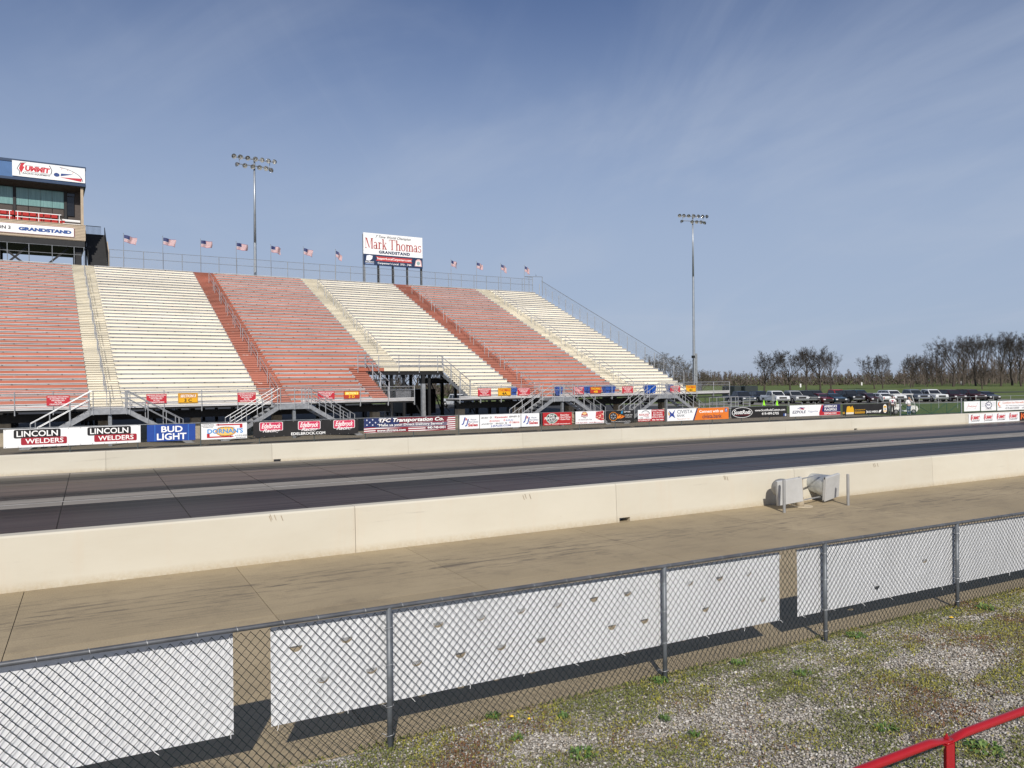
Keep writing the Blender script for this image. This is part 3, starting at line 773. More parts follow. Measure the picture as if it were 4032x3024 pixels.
# ------------------------------------------------------------------ grandstand (frame ST: u along, v back, w up from eye level)
RUN,RISE,V0,W0,NR=.66,.2968,76.395,10.673,40
def row(i): return V0-RUN*i, W0-RISE*i
GW=-3.15                                  # ground level in the stand frame
def gl(u): return GW-.0046*u-.03
M_BRK=pm('seat_bracket',(.08,.075,.07),.7,0,.2)
def section(label,mat,a0,a1,u1,cut=None):
    base=(a0 if a0 is not None else a1,50.6,-1.3)
    t=thing('bleacher_section',label,'grandstand',base,ST,'bleacher sections')
    bu,bv,bw=base
    cache={}
    def seatm(x0,x1):
        if ('s',x0,x1) not in cache:
            b=MB(); b.bbox(x0+.04-bu,x1-.03-bu,0,.25,0,.04,.008); cache['s',x0,x1]=b.mesh('seat_plank',M_ALU)
            b=MB(); b.box(x0-bu+.005,x1-bu-.005,.07,.10,-.30,-.076); cache['r',x0,x1]=b.mesh('riser_board',mat)
            b=MB(); x,y=x0-bu+.005,x1-bu-.005
            b.box(x,y,.050,.08,-.074,-.042); b.box(x,y,.11,.12,-.052,-.023); b.box(x,y,.07,.76,-.022,-.004); cache['f',x0,x1]=b.mesh('foot_plank',M_ALU)
        return cache['s',x0,x1],cache['r',x0,x1],cache['f',x0,x1]
    def stepm(x0,x1):
        if ('a',x0,x1) not in cache:
            b=MB(); x,y=x0-bu+.004,x1-bu-.004
            b.box(x,y,.15-.33,.17-.33,-.30,-.175); b.box(x,y,.09-.33,.18,-.175,-.1485)
            b.box(x,y,.15,.17,-.1485,-.028); b.box(x,y,.09,.47,-.028,-.001)
            cache['a',x0,x1]=b.mesh('step',M_REDA if mat is M_RED else M_CREAMA)
        return cache['a',x0,x1]
    br=MB()
    for i in range(NR):
        v,w=row(i); L=(0,v-bv,w-bw)
        A=[(a0,a1)] if a0 is not None else []; S=[(a1,u1)]
        if cut and i>=32: A,S=cut
        for x0,x1 in S:
            s,r,f=seatm(x0,x1)
            inst('seat_plank',s,t,L); inst('riser_board',r,t,L); inst('foot_plank',f,t,L)
            k=x0+.25+(i%3)*.55
            while k<x1-.2:
                br.box(k-.035,k+.035,v+.012,v+.08,w-.04,w-.002); k+=1.83
        for x0,x1 in A: inst('step',stepm(x0,x1),t,L)
    part('seat_bracket',br,M_BRK,t,kind='stuff')
    if a0 is not None:                                     # aisle handrails in short lengths
        um=(a0+a1)/2-bu
        b=MB(); d=3*RUN; h=3*RISE
        def cur(z,rr):
            return [(um,0,z-.05),(um,.02,z-.012),(um,.07,z+.02),(um,.16,z+.055),(um,d-.05,h+z-.02),(um,d-.01,h+z-.03),(um,d,h+z-.08)]
        b.tube([(um,0,-.28),(um,0,.82)]+cur(.87,0)[1:]+[(um,d,h-.28)],.021,6); b.tube([(um,0,.45),(um,d,h+.45)],.017,6)
        me=b.mesh('handrail',M_GALV)
        i=NR-1
        while i-3>0:
            if not(cut and i>=31 and a0>20):
                v,w=row(i); inst('handrail',me,t,(0,v-bv-.05,w-bw))
            i-=4
    return t
section('red bleacher section running under the tower, beside the cream aisle',M_RED,None,-8.2,2.5)
section('cream bleacher section below the tower stairs, yellow 3C sign on its rail',M_CREAM,2.5,4.2,12.35)
section('red bleacher section with bare worn patches, its lower corner cut by the portal',M_RED,12.35,14.1,22.4,([(12.35,14.1),(19.75,21.0)],[(14.1,19.75)]))
section('cream bleacher section above the portal, lower rows begin at the portal stair',M_CREAM,22.4,24.1,32.35,([(27.5,28.9)],[(28.9,32.35)]))
section('red bleacher section just right of the billboard posts, orange 4B sign on its rail',M_RED,32.35,34.1,42.4)
section('cream bleacher section at the open end of the stand with the sloping side fence',M_CREAM,42.4,44.2,50.45)

# rear fence along the top row ------------------------------------------
RV=77.3
def rear_fence(label,u0,u1,posts,corner):
    t=thing('stand_fence',label,'fence',(u0,RV,10.6),ST)
    for u in posts:
        b=MB(); b.tube([(u,RV,10.3),(u,RV,12.37)],.03,8); part('post',b,M_GALVD,t)
    for w in (12.36,11.68):
        b=MB(); b.tube([(u0,RV,w),(u1,RV,w)],.02,6); part('rail',b,M_GALVD,t)
    if corner: b=MB(); b.add([(u0,RV+.03,10.6),(u1,RV+.03,10.6),(u1,RV+.03,12.34),(u0,RV+.03,12.34)],[(0,1,2,3)]); part('wire_fabric',b,M_CHALU,t)
    if corner:
        b=MB(); b.tube([(49.45,RV-.0,12.62),(50.6,75.2,12.40)],.03,6); b.tube([(50.6,75.2,10.2),(50.6,75.2,12.4)],.035,8); b.tube([(50.1,RV,10.3),(50.1,RV,12.6)],.03,6); b.tube([(50.6,RV,10.3),(50.6,RV,12.6)],.035,6); b.tube([(49.45,RV,12.6),(50.6,RV,12.6)],.025,6); part('corner_frame',b,M_GALVD,t)
    return t
rear_fence('tall wire fence along the top row of the stand, flagpoles on every other post',5.48,50.6,[5.48]+[6.62+1.635*i for i in range(27)],True)
rear_fence('wire fence along the top of the red section, in front of the tower braces',-8.2,3.55,[-7.1,-5.45,-3.8,-2.15,-.6,1.1,2.75,3.5],False)
# sloping side fence
t=thing('stand_fence','sloping wire side fence stepping down the open end of the stand','fence',(50.62,51,-1.3),ST)
hs=1.22
b=MB(); v0,w0=row(0); v1,w1=row(39); b.tube([(50.62,75.4,w0+hs+.05),(50.62,v1-.3,w1+hs)],.028,6); part('rail',b,M_GALVD,t)
i=1
while i<40:
    v,w=row(i); b=MB(); b.tube([(50.62,v+.1,w-.45),(50.62,v+.1,w+hs+.03)],.034,8); part('post',b,M_GALV,t); i+=2
b=MB(); b.add([(50.6,75.4,w0-.1),(50.6,75.4,w0+hs+.03),(50.6,v1,w1+hs),(50.6,v1,w1-.1)],[(0,1,2,3)]); part('wire_fabric',b,M_CHALUS,t)

# front walkways --------------------------------------------------------
WV=48.8; WF=-1.12; WT=-.17
OPEN=[(2.41,4.12),(12.38,14.2),(32.5,34.3),(42.9,44.8)]
def spans(u0,u1):
    out=[]; c=u0
    for a,b_ in OPEN:
        if a>u0 and b_<u1: out.append((c,a)); c=b_
    out.append((c,u1)); return out
def walkway(label,u0,u1,endpost=True):
    t=thing('walkway',label,'walkway',(u0,WV,WF),ST)
    b=MB(); 
    n=8
    for k in range(n):
        w_=(50.95-WV)/n; b=MB(); b.box(u0,u1,WV+k*w_+.006,WV+(k+1)*w_-.006,WF-.05,WF); part('floor_plank',b,M_ALU,t)
    b=MB(); b.box(u0,u1,WV+.05,50.9,WF-.16,WF-.055); part('floor_frame',b,M_BLACKST,t)
    for a,c in spans(u0,u1):
        for w_ in (WF-.055,WF+.03,WF+.115):
            b=MB(); b.bbox(a,c,WV-.045,WV-.012,w_,w_+.062,.008); part('toe_board',b,M_ALU,t)
        for w_,r in ((WT,.026),(WT-.24,.02)):
            b=MB(); b.tube([(a,WV-.03,w_),(c,WV-.03,w_)],r,6); part('rail',b,M_GALV,t)
        b=MB(); b.add([(a,WV,WF+.1),(c,WV,WF+.1),(c,WV,WT),(a,WV,WT)],[(0,1,2,3)]); part('wire_fabric',b,M_CHALU,t)
        k=max(1,round((c-a)/1.85))
        for j in range(k+1):
            u=a+(c-a)*j/k; u=min(max(u,a+.04),c-.04)
            b=MB(); b.tube([(u,WV-.065,WF-.32),(u,WV-.065,WT)],.028,6); b.prism([(u-.03,WV-.05,WF-.34),(u-.03,WV+.28,WF-.14),(u-.03,WV-.05,WF-.14)],(.06,0,0)); part('post',b,M_GALV,t)
    return t
wl=walkway('raised aluminium front walkway with mesh rail below the sections signed 3C and 3D',-8.2,22.1)
wr=walkway('raised aluminium front walkway with mesh rail below the sections signed 4A to 4C',25.55,53.0)
# rail end returns and panel
b=MB(); b.tube([(22.06,WV-.05,WF-.3),(22.06,WV-.05,WT)],.03,8); b.tube([(22.06,WV-.03,WT),(22.06,50.9,WT)],.026,6); part('rail_return',b,M_GALV,wl)
b=MB(); b.box(20.72,21.83,WV+.03,WV+.05,-.96,-.42); part('tread_plate_panel',b,pm('dull_tread_plate',(.23,.23,.235),.45,.6,.35,9),wl)
b=MB(); b.tube([(52.97,WV-.05,WF-.3),(52.97,WV-.05,WT)],.03,8); b.tube([(52.97,WV-.03,WT),(52.97,52.2,WT)],.026,6); b.tube([(50.8,52.2,WT),(52.97,52.2,WT)],.026,6); part('rail_return',b,M_GALV,wr)
b=MB(); b.box(50.45,53.0,50.95,52.3,WF-.06,WF); part('end_landing',b,M_ALU,wr)
b=MB(); b.box(51.9,52.8,52.0,52.04,WF+.15,WT-.1); part('mesh_board',b,pm('dark_mesh_board',(.10,.105,.11),.6,.3,.3,9),wr)

# stairs up to the walkway -----------------------------------------------
def stair(label,a,c):
    LV=47.0; F=WF-.03
    t=thing('access_stair',label,'stairs',((a+c)/2,LV,GW),ST,'stairs up to the stand walkway')
    b=MB(); b.box(a,c,LV,WV-.06,F-.05,F); part('landing',b,M_GALV,t)
    b=MB(); b.box(a-.02,c+.02,LV-.03,LV+.02,F-.30,F-.052); b.box(a-.02,a+.02,LV+.02,WV-.07,F-.30,F-.052); b.box(c-.02,c+.02,LV+.02,WV-.07,F-.30,F-.052); part('landing_beam',b,M_GALV,t)
    b=MB(); b.box((a+c)/2-.09,(a+c)/2+.09,LV+.1,LV+.28,gl(a),F-.301); part('column',b,M_GALVD,t)
    for w_ in (WT,WT-.42):
        b=MB(); b.tube([(a,LV,w_),(c,LV,w_)],.026,6); part('rail',b,M_GALV,t)
    for u in (a+.05,(a+c)/2,c-.05):
        b=MB(); b.tube([(u,LV-.03,F-.33),(u,LV-.03,WT)],.026,6); part('post',b,M_GALV,t)
    b=MB(); b.add([(a,LV+.03,F+.1),(c,LV+.03,F+.1),(c,LV+.03,WT),(a,LV+.03,WT)],[(0,1,2,3)]); part('wire_fabric',b,M_CHALU,t)
    sl=.593; drop=(F-gl(a)); run=drop/sl
    for sg,u0 in ((-1,a),(1,c)):
        for v in (LV+.02,LV+1.30):
            b=MB(); p=(u0,v,F-.15); q=(u0+sg*run,v,F-.15-drop); b.beam(p,q,.05,.24); part('stringer',b,M_GALV,t)
            for hh,r in ((.98,.027),(.56,.022)):
                b=MB(); e=run-.62; b.tube([(u0,v-.03,F+hh),(u0+sg*e,v-.03,F+hh-e*sl)]+([(u0+sg*e,v-.03,F-e*sl-.1)] if hh>.9 else []),r,6); part('rail',b,M_GALV,t)
            for d in (.12,1.02,1.95,2.6):
                b=MB(); b.tube([(u0+sg*d,v-.03,F-d*sl-.25),(u0+sg*d,v-.03,F-d*sl+.98)],.026,6); part('post',b,M_GALV,t)
        n=10
        me=MB().box(-.14,.14,LV+.05-LV,1.27,-.035,0).mesh('tread',M_GALVD)
        for k in range(n):
            d=(k+.6)*run/(n+.4)
            inst('tread',me,t,(u0+sg*d-(a+c)/2,0,F-d*sl-.05-GW))
    return t
stair('galvanised double stair behind the long white banner with two logo pairs',2.41,4.12)
stair('galvanised double stair behind the black banner with three pink logos',12.38,14.2)
stair('galvanised double stair behind the red furniture banner, dark open treads showing',32.5,34.3)
stair('galvanised double stair beside the 4C sign, behind the white and orange bank banner',42.9,44.8)

# under the stand ---------------------------------------------------------
PED=[-6.5,-1.63,3.17,8.17,13.11,19.84,26.52,31.5,36.5,41.5,46.5,50.3]
for k,u in enumerate(PED):
    b=MB(); g=gl(u)
    near={5:'at the left foot of the portal',6:'at the right foot of the portal, grey bracket on top'}.get(k)
    t=thing('pedestal','square concrete pedestal '+near if near else 'square concrete pedestal in the shade beneath the stand walkway','pedestal',(u,50.5,g),ST,'pedestals under the stand')
    b.bbox(u-.28,u+.28,50.25,50.8,g,-1.9,.02); part('block',b,M_CONC,t)
    b=MB(); b.prism([(u-.12,50.5,-1.9),(u+.14,50.5,-1.9),(u+.02,50.5,-1.5),(u-.06,50.5,-1.5)],(0,.12,0)); part('foot_bracket',b,M_GALV,t)
    # raker frame standing on it
    f=thing('raker_frame','black steel raker beam and columns carrying the rows '+('over the portal' if k==6 else 'in the shade beneath the stand'),'frame',(u,62,g),ST,'frames under the stand')
    top=[(u,51.0,-1.75),(u,77.0,10.0)]
    b=MB(); b.beam(*top,.22,.40); part('raker',b,M_BLACKST,f) if k not in (6,) else part('raker',MB().beam((u,56.5,.75),(u,77,10.0),.22,.4),M_BLACKST,f)
    for v in (57.0,63.5,70.5,76.6):
        w=-1.75+(v-51.0)*(11.75/26.0)
        b=MB(); b.box(u-.12,u+.12,v-.12,v+.12,gl(u),w); part('column',b,M_BLACKST,f)
    b=MB(); b.beam((u,57,-2.8),(u,63.5,2.6),.08,.08); b.beam((u,63.5,-2.8),(u,70.5,6.0),.08,.08); part('brace',b,M_BLACKST,f)
for u0,u1 in ((-8.2,20.9),(26.3,50.4)):
    b=MB(); b.box(u0,u1,50.3,50.7,-1.88,-1.42); b.box(u0,u1,56.8,57.2,.0,.45)
    single('girder',b,M_BLACKST,'black steel girder under the walkway '+('left' if u0<0 else 'right')+' of the portal opening','girder',(u0,50.3,-1.9),ST)

# portal -------------------------------------------------------------------
t=thing('portal','open portal through the stand with landing, black beam and side rails','portal',(24.2,55,GW),ST)
for x0,x1,m_,nm in ((20.35,22.4,M_RED,'red'),(22.4,27.45,M_CREAM,'cream')):
    b=MB(); b.box(x0,x1,55.0,55.03,1.0,1.24); part('fascia_board',b,m_,t)
b=MB()
for k in range(4):
    b=MB(); b.box(20.35,27.45,55.04+k*.3,55.32+k*.3,1.18,1.235); part('floor_plank',b,M_ALU,t)
b=MB(); b.box(20.35,27.45,55.1,55.4,.70,.995); part('beam',b,M_BLACKST,t)
for u in (21.06,23.18,24.21,26.4):
    b=MB(); b.box(u-.085,u+.085,55.42,55.6,gl(u),.95); part('column',b,M_BLACKST,t)
b=MB(); b.box(25.62,25.86,55.12,55.36,.0,.7); part('column',b,M_BLACKST,t); b=MB(); b.box(25.60,25.88,55.10,55.38,gl(25),.0); part('column_sleeve',b,M_GALV,t)
for w_ in (2.16,1.75,1.36):
    b=MB(); b.tube([(20.3,54.97,w_),(27.4,54.97,w_)],.026,6); part('rail',b,M_GALV,t)
for u in (20.3,21.95,23.6,25.3,26.9,27.38):
    b=MB(); b.tube([(u,54.95,.85),(u,54.95,2.16)],.03,6); part('post',b,M_GALV,t)
b=MB(); b.add([(20.3,54.99,1.3),(27.4,54.99,1.3),(27.4,54.99,2.14),(20.3,54.99,2.14)],[(0,1,2,3)]); part('wire_fabric',b,M_CHALU,t)
b=MB(); b.tube([(21.8,57,.33),(24.1,57,.33)],.06,8); part('pipe',b,M_WHITE,t)
for u in (21.0,27.47):
    v0,w0=row(32); v1,w1=row(39)
    for hh in (1.05,.55):
        b=MB(); b.tube([(u,v0+.3,w0+hh),(u,v1-.1,w1+hh)],.028,6); part('rail',b,M_GALV,t)
    for k in (32,34.3,36.6,39):
        v,w=V0-RUN*k,W0-RISE*k; b=MB(); b.tube([(u,v,w-.45),(u,v,w+1.05)],.045,6); part('post',b,M_GALV,t)
    b=MB(); b.beam((u,v0+.2,w0-.38),(u,v1-.2,w1-.38),.05,.26); part('stringer',b,M_GALV,t)
for p,q in (((21.2,57,.6),(24.0,57.2,-1.5)),((24.3,60,-1.3),(27.4,60,.9)),((23.8,60,.9),(27.0,60,-1.3)),((26.6,58,.6),(29.5,58,-2.4))):
    b=MB(); b.beam(p,q,.05,.05); part('brace',b,M_BLACKST,t)
# small open steps below the portal
t=thing('metal_steps','small open metal steps in the shade under the portal walkway','steps',(20.9,51.6,gl(21)),ST)
for k in range(7):
    b=MB(); b.box(20.2,21.35-k*.03,51.3+.16*k,51.52+.16*k,-2.95+.24*k,-2.92+.24*k); part('tread',b,M_GALVD,t)
for u in (20.2,20.9,21.4):
    b=MB(); b.tube([(u,51.3,gl(21)),(u,51.3,-2.0)],.02,6); b.tube([(u,51.3,-2.0),(u,52.5,-.7)],.02,6); part('handrail',b,M_GALV,t)
t=thing('box_trailer','black box trailer parked in the dark behind the portal opening','trailer',(30.2,66,gl(30)),ST)
b=MB(); b.bbox(28.6,31.6,65,70,-2.75,-.5,.05); part('body',b,pm('black_trailer_paint',(.012,.010,.010),.35,0,.2),t)
for u in (28.75,31.45):
    for v in (66.8,67.7): b=MB(); b.lathe([(.0005,-.1),(.33,-.1),(.33,.1),(.0005,.1)],Matrix.Translation((u,v,gl(30)+.33))@Matrix.Rotation(pi/2,4,'Y'),14); part('wheel',b,M_DARK,t)
# blue wheeled bins on the walkway
M_BIN=pm('blue_plastic',(.012,.075,.36),.4,0,.12,4)
def bin_(u,label):
    v=49.75; w=WF; t=thing('wheeled_bin',label,'bin',(u,v,w),ST,'blue bins on the stand walkway')
    b=MB(); b.add([(u-.17,v-.2,w+.06),(u+.17,v-.2,w+.06),(u+.17,v+.15,w+.06),(u-.17,v+.15,w+.06),(u-.24,v-.28,w+.66),(u+.24,v-.28,w+.66),(u+.24,v+.28,w+.66),(u-.24,v+.28,w+.66)],[(0,3,2,1),(0,1,5,4),(1,2,6,5),(2,3,7,6),(3,0,4,7),(4,5,6,7)]); part('body',b,M_BIN,t)
    b=MB(); b.prism([(u-.26,v-.3,w+.665),(u-.26,v+.3,w+.665),(u-.26,v+.26,w+.75),(u-.26,v-.1,w+.76),(u-.26,v-.27,w+.71)],(.52,0,0)); part('lid',b,M_BIN,t)
    for s in (-1,1):
        b=MB(); b.lathe([(.0005,-.03),(.10,-.03),(.10,.03),(.0005,.03)],Matrix.Translation((u+s*.2,v+.2,w+.10))@Matrix.Rotation(pi/2,4,'Y'),12); part('wheel',b,M_DARK,t)
for u,l in ((30.65,'single blue wheeled bin right beside the yellow 4A sign'),(34.9,'single blue wheeled bin behind the top of the third stair landing'),(37.3,'blue wheeled bin beside the orange 4B sign, nearer the stair'),(37.8,'blue wheeled bin touching the orange 4B sign'),(39.65,'blue wheeled bin of the pair between the 4B sign and a red notice'),(40.18,'blue wheeled bin of the pair between the 4B sign and a red notice'),(44.1,'blue wheeled bin of the pair at the stair landing beside 4C'),(44.65,'blue wheeled bin of the pair at the stair landing beside 4C'),(46.65,'blue wheeled bin half hidden by the last red notice')): bin_(u,l)

# ramp and rails at the open end of the stand
t=thing('access_ramp','galvanised ramp with post rails at the open end of the stand','ramp',(54,49.5,GW),ST)
b=MB(); b.prism([(50.9,49.0,-2.55),(55.9,49.0,-2.55),(55.9,49.0,-2.62),(50.9,49.0,-2.62)],(0,1.4,0)); part('deck',b,M_GALV,t)
for v in (49.0,50.4):
    for w_ in (-1.57,-2.0,-2.45):
        b=MB(); b.tube([(50.6,v,w_),(55.9,v,w_)],.026,6); part('rail',b,M_GALV,t)
    for u in (50.7,51.6,52.5,53.3,54.0,55.0,55.9):
        b=MB(); b.tube([(u,v,gl(54)),(u,v,-1.57)],.028,6); part('post',b,M_GALV,t)

# ------------------------------------------------------------------ lettering and signs
_tx={}
def glyphs(s,bold=0.0,shear=0.0,spacing=1.0):
    k=(s,bold,shear,spacing)
    if k in _tx: return _tx[k]
    cu=bpy.data.curves.new('t','FONT'); cu.body=s; cu.offset=bold*.55; cu.shear=shear; cu.resolution_u=3; cu.space_character=spacing; cu.align_x='CENTER'
    ob=bpy.data.objects.new('t',cu); me=bpy.data.meshes.new_from_object(ob)
    V=np.array([v.co[:2] for v in me.vertices]) if len(me.vertices) else np.zeros((1,2)); F=[tuple(p.vertices) for p in me.polygons]
    lo=V.min(0); hi=V.max(0); V=(V-lo)/np.maximum(hi-lo,1e-6)
    bpy.data.objects.remove(ob); bpy.data.curves.remove(cu); bpy.data.meshes.remove(me)
    _tx[k]=(V,F); return _tx[k]
INK={}
def ink(c):
    if c not in INK: INK[c]=pm('print_'+c.strip('#'),c,.5,0,.05,2)
    return INK[c]
class Sign:
    """flat printed board: local x right, z up, y into the board; positions given 0..1 across and up"""
    def __init__(s,name,label,cat,frame,x0,x1,yy,z0,z1,mat,thick=.012,group=None,parent=None,skew=0.0):
        s.x0,s.z0,s.w,s.h,s.yy=x0,z0,x1-x0,z1-z0,yy
        s.sk=skew                                            # rise of the right end, metres
        b=MB()
        c=[(x0,z0),(x1,z0+skew),(x1,z1+skew),(x0,z1)]
        b.prism([(a,yy,d) for a,d in c],(0,thick,0))
        if parent is None:
            s.o=single(name,b,mat,label,cat,(x0,yy,z0),frame,group)
        else: s.o=part(name,b,mat,parent)
        s.par=parent
    def P(s,x,y,l): return (s.x0+x*s.w, s.yy-.0035*l, s.z0+y*s.h+s.sk*x)
    def put(s,name,b,mat): return part(name,b,mat,s.o)
    def poly(s,pts,col,l=1,name='printed_shape'):
        b=MB(); b.add([s.P(x,y,l) for x,y in pts],[tuple(range(len(pts)))]); return s.put(name,b,ink(col) if isinstance(col,str) else col)
    def rect(s,x0,y0,x1,y1,col,l=1,name='printed_panel',r=0.0):
        if r<=0: return s.poly([(x0,y0),(x1,y0),(x1,y1),(x0,y1)],col,l,name)
        rx=r*s.h/s.w; pts=[]
        for cx,cy,a0 in ((x1-rx,y0+r,-pi/2),(x1-rx,y1-r,0),(x0+rx,y1-r,pi/2),(x0+rx,y0+r,pi)):
            for k in range(5):
                a=a0+pi/2*k/4; pts.append((cx+rx*cos(a),cy+r*sin(a)))
        return s.poly(pts,col,l,name)
    def ell(s,cx,cy,rx,ry,col,l=1,name='printed_oval',n=24):
        return s.poly([(cx+rx*cos(2*pi*k/n),cy+ry*sin(2*pi*k/n)) for k in range(n)],col,l,name)
    def text(s,t,x0,y0,x1,y1,col,bold=.015,shear=0.0,l=2,spacing=1.0,name='lettering',arc=0.0):
        V,F=glyphs(t,bold,shear,spacing); b=MB()
        for a,c in V:
            x=x0+(x1-x0)*a; y=y0+(y1-y0)*c+arc*(1-(2*a-1)**2); b.v.append(s.P(x,y,l))
        b.f=list(F); b.m=[0]*len(F); return s.put(name,b,ink(col))
    def eyelets(s,n,col='#2a2a2a'):
        b=MB()
        for i in range(n):
            for y in (.04,.96):
                x=.012+(.976)*i/(n-1); b.disc(s.P(x,y,1),.018,(0,1,0),6)
        s.put('eyelets',b,ink(col))
WHT='#f4f4f2'; BLK='#141316'; NAVY='#1b2a55'; REDC='#b3202c'

# far banner fence ----------------------------------------------------------
BY=44.0
t=thing('chain_link_fence','long chain link fence hung with sponsor banners in front of the stand','fence',(14,BY,0))
b=MB(); b.tube([(-30,BY+.06,1.235),(64,BY+.06,1.235)],.022,6); part('top_rail',b,M_GALVD,t)
for k in range(32):
    x=-28.2+3.03*k
    if x<63.6:
        b=MB(); b.tube([(x,BY+.06,-.05),(x,BY+.06,1.26)],.03,6); part('post',b,pm('green_grey_post',(.10,.12,.12),.5,.3,.2),t)
b=MB(); b.add([(-30,BY+.03,.03),(63.9,BY+.03,.03),(63.9,BY+.03,1.23),(-30,BY+.03,1.23)],[(0,1,2,3)]); part('wire_fabric',b,M_CHFAR,t)
G='sponsor banners on the far fence'
def ban(label,x0,x1,z0,z1,mat,group=G,skew=0.0): 
    s=Sign('banner',label,'banner',I4,x0,x1,BY-.02,z0,z1,mat,.006,group,skew=skew); return s
# 1 welders
s=ban('long white banner with two stacked black and red logo pairs',-3.69,2.23,.30,1.19,M_WHITEV,skew=.035)
for a in (.07,.595):
    s.rect(a,.50,a+.33,.97,BLK,1,r=.09); s.text('LINCOLN',a+.02,.58,a+.31,.90,WHT,.03,l=2)
    s.rect(a+.05,.13,a+.375,.52,'#9c1b2e',1.5,r=.07); s.text('WELDERS',a+.08,.20,a+.35,.46,WHT,.025,l=2)
s.eyelets(12)
# 2 blue
s=ban('blue banner with huge white two line lettering',2.53,4.86,.345,1.21,pm('royal_blue_vinyl',(.012,.058,.30),.5,0,.06),skew=.0)
s.rect(.155,.0,.165,1,'#3f7fd0',1); s.rect(.845,.0,.855,1,'#3f7fd0',1)
s.text('BUD',.29,.53,.73,.90,WHT,.04); s.text('LIGHT',.20,.07,.81,.47,WHT,.04)
# 3 golf carts
s=ban('white banner with orange oval, blue block name and red arrows',5.15,7.49,.335,1.19,M_WHITEV)
s.ell(.53,.48,.23,.30,'#c9862e',1); s.ell(.53,.48,.20,.25,'#e8c06a',1.3)
s.text("DORNAN'S",.13,.36,.91,.66,'#3d8fd0',.05,l=2.6); 
s.text('CUSTOM GOLF CARTS',.36,.68,.72,.74,BLK,.01,l=2,arc=.04); s.text('SALES & SERVICE',.39,.20,.68,.26,BLK,.01,l=2,arc=-.03)
s.rect(.36,.86,.90,.94,REDC,1); s.poly([(.30,.90),(.38,.84),(.38,.97)],REDC,1); s.rect(.84,.68,.90,.94,REDC,1.2)
s.rect(.12,.10,.64,.18,REDC,1); s.poly([(.72,.14),(.63,.08),(.63,.21)],REDC,1); s.rect(.12,.10,.18,.36,REDC,1.2)
s.text('Trackside Store\nGolf Cart Rentals\n419.663.2154',.01,.74,.28,.98,BLK,.012); s.text('619.912.4028\ndornans.net',.74,.04,.99,.24,BLK,.012)
# 4 racing parts
s=ban('long black banner with three pink script logos',7.82,13.77,.345,1.20,M_BLACKV)
for a in (.055,.41,.75):
    s.rect(a,.40,a+.215,.97,'#d9d5d6',1,r=.08); s.rect(a+.006,.425,a+.209,.945,'#c8375a',1.4,r=.07)
    s.text('Edelbrock',a+.02,.56,a+.195,.88,WHT,.03,.35,l=2); s.text('Racing',a+.03,.24,a+.19,.54,'#e9e3e4',.04,.45,l=2.4)
s.text('EDELBROCK.COM',.345,.06,.67,.24,WHT,.04,spacing=1.05); s.eyelets(12,'#8a8a8a')
# 5 transport, flag background
s=ban('long banner printed with a waving flag, blue starred end and red stripes',14.11,20.01,.345,1.21,M_WHITEV)
for k in range(7):
    y0=.02+k*.148; pts=[]
    xs_=np.linspace(0,1,16)
    lo=[(x,max(0,min(1,y0-.03+.045*sin(x*7+.6)))) for x in xs_]; hi=[(x,max(0,min(1,y0+.05+.045*sin(x*7+.6)))) for x in xs_]
    s.poly(lo+hi[::-1],'#8f2630',1)
s.poly([(.12,.60),(.90,.66),(.92,1),(.12,1)],'#6e2632',1.3); s.poly([(.12,.33),(.90,.36),(.91,.61),(.12,.59)],'#6a6478',1.3); s.poly([(.12,.02),(.47,.02),(.47,.27),(.12,.27)],'#7a2833',1.3); s.poly([(.66,.08),(.91,.08),(.91,.33),(.66,.33)],'#6a3040',1.3)
s.poly([(0,.36),(.06,.40),(.14,.38),(.25,.42),(.36,.52),(.38,.75),(.34,1),(0,1)],'#22305f',1.5)
for i,(x,y) in enumerate(((.03,.88),(.09,.90),(.16,.86),(.06,.72),(.12,.70),(.19,.72),(.03,.55),(.09,.54),(.16,.55),(.22,.58))):
    st=[]
    for k in range(10):
        a=pi/2+2*pi*k/10; r=.055 if k%2==0 else .023; st.append((x+r*cos(a)*.146*1.3,y+r*sin(a)*1.3))
    s.poly(st,'#dfe3ee',2,'printed_star')
for dx,dy,c,l in ((.004,-.02,'#40131a',2.3),(0,0,WHT,2.8)):
    s.text('TFC Transportation Co.',.155+dx,.63+dy,.865+dx,.97+dy,c,.05 if c==WHT else .11,.25,l=l)
s.text('"Make us your Direct Delivery Service"',.142,.37,.868,.60,'#26203c',.10,l=2.3); s.text('www.tfctrans.com',.137,.05,.443,.24,'#26203c',.11,l=2.3); s.text('440-748-0001',.682,.13,.888,.32,'#26203c',.11,l=2.3)
s.text('"Make us your Direct Delivery Service"',.14,.38,.865,.60,WHT,.03,l=2.8); s.text('www.tfctrans.com',.135,.06,.44,.24,WHT,.03,l=2.8); s.text('440-748-0001',.68,.14,.885,.32,WHT,.035,l=2.8)
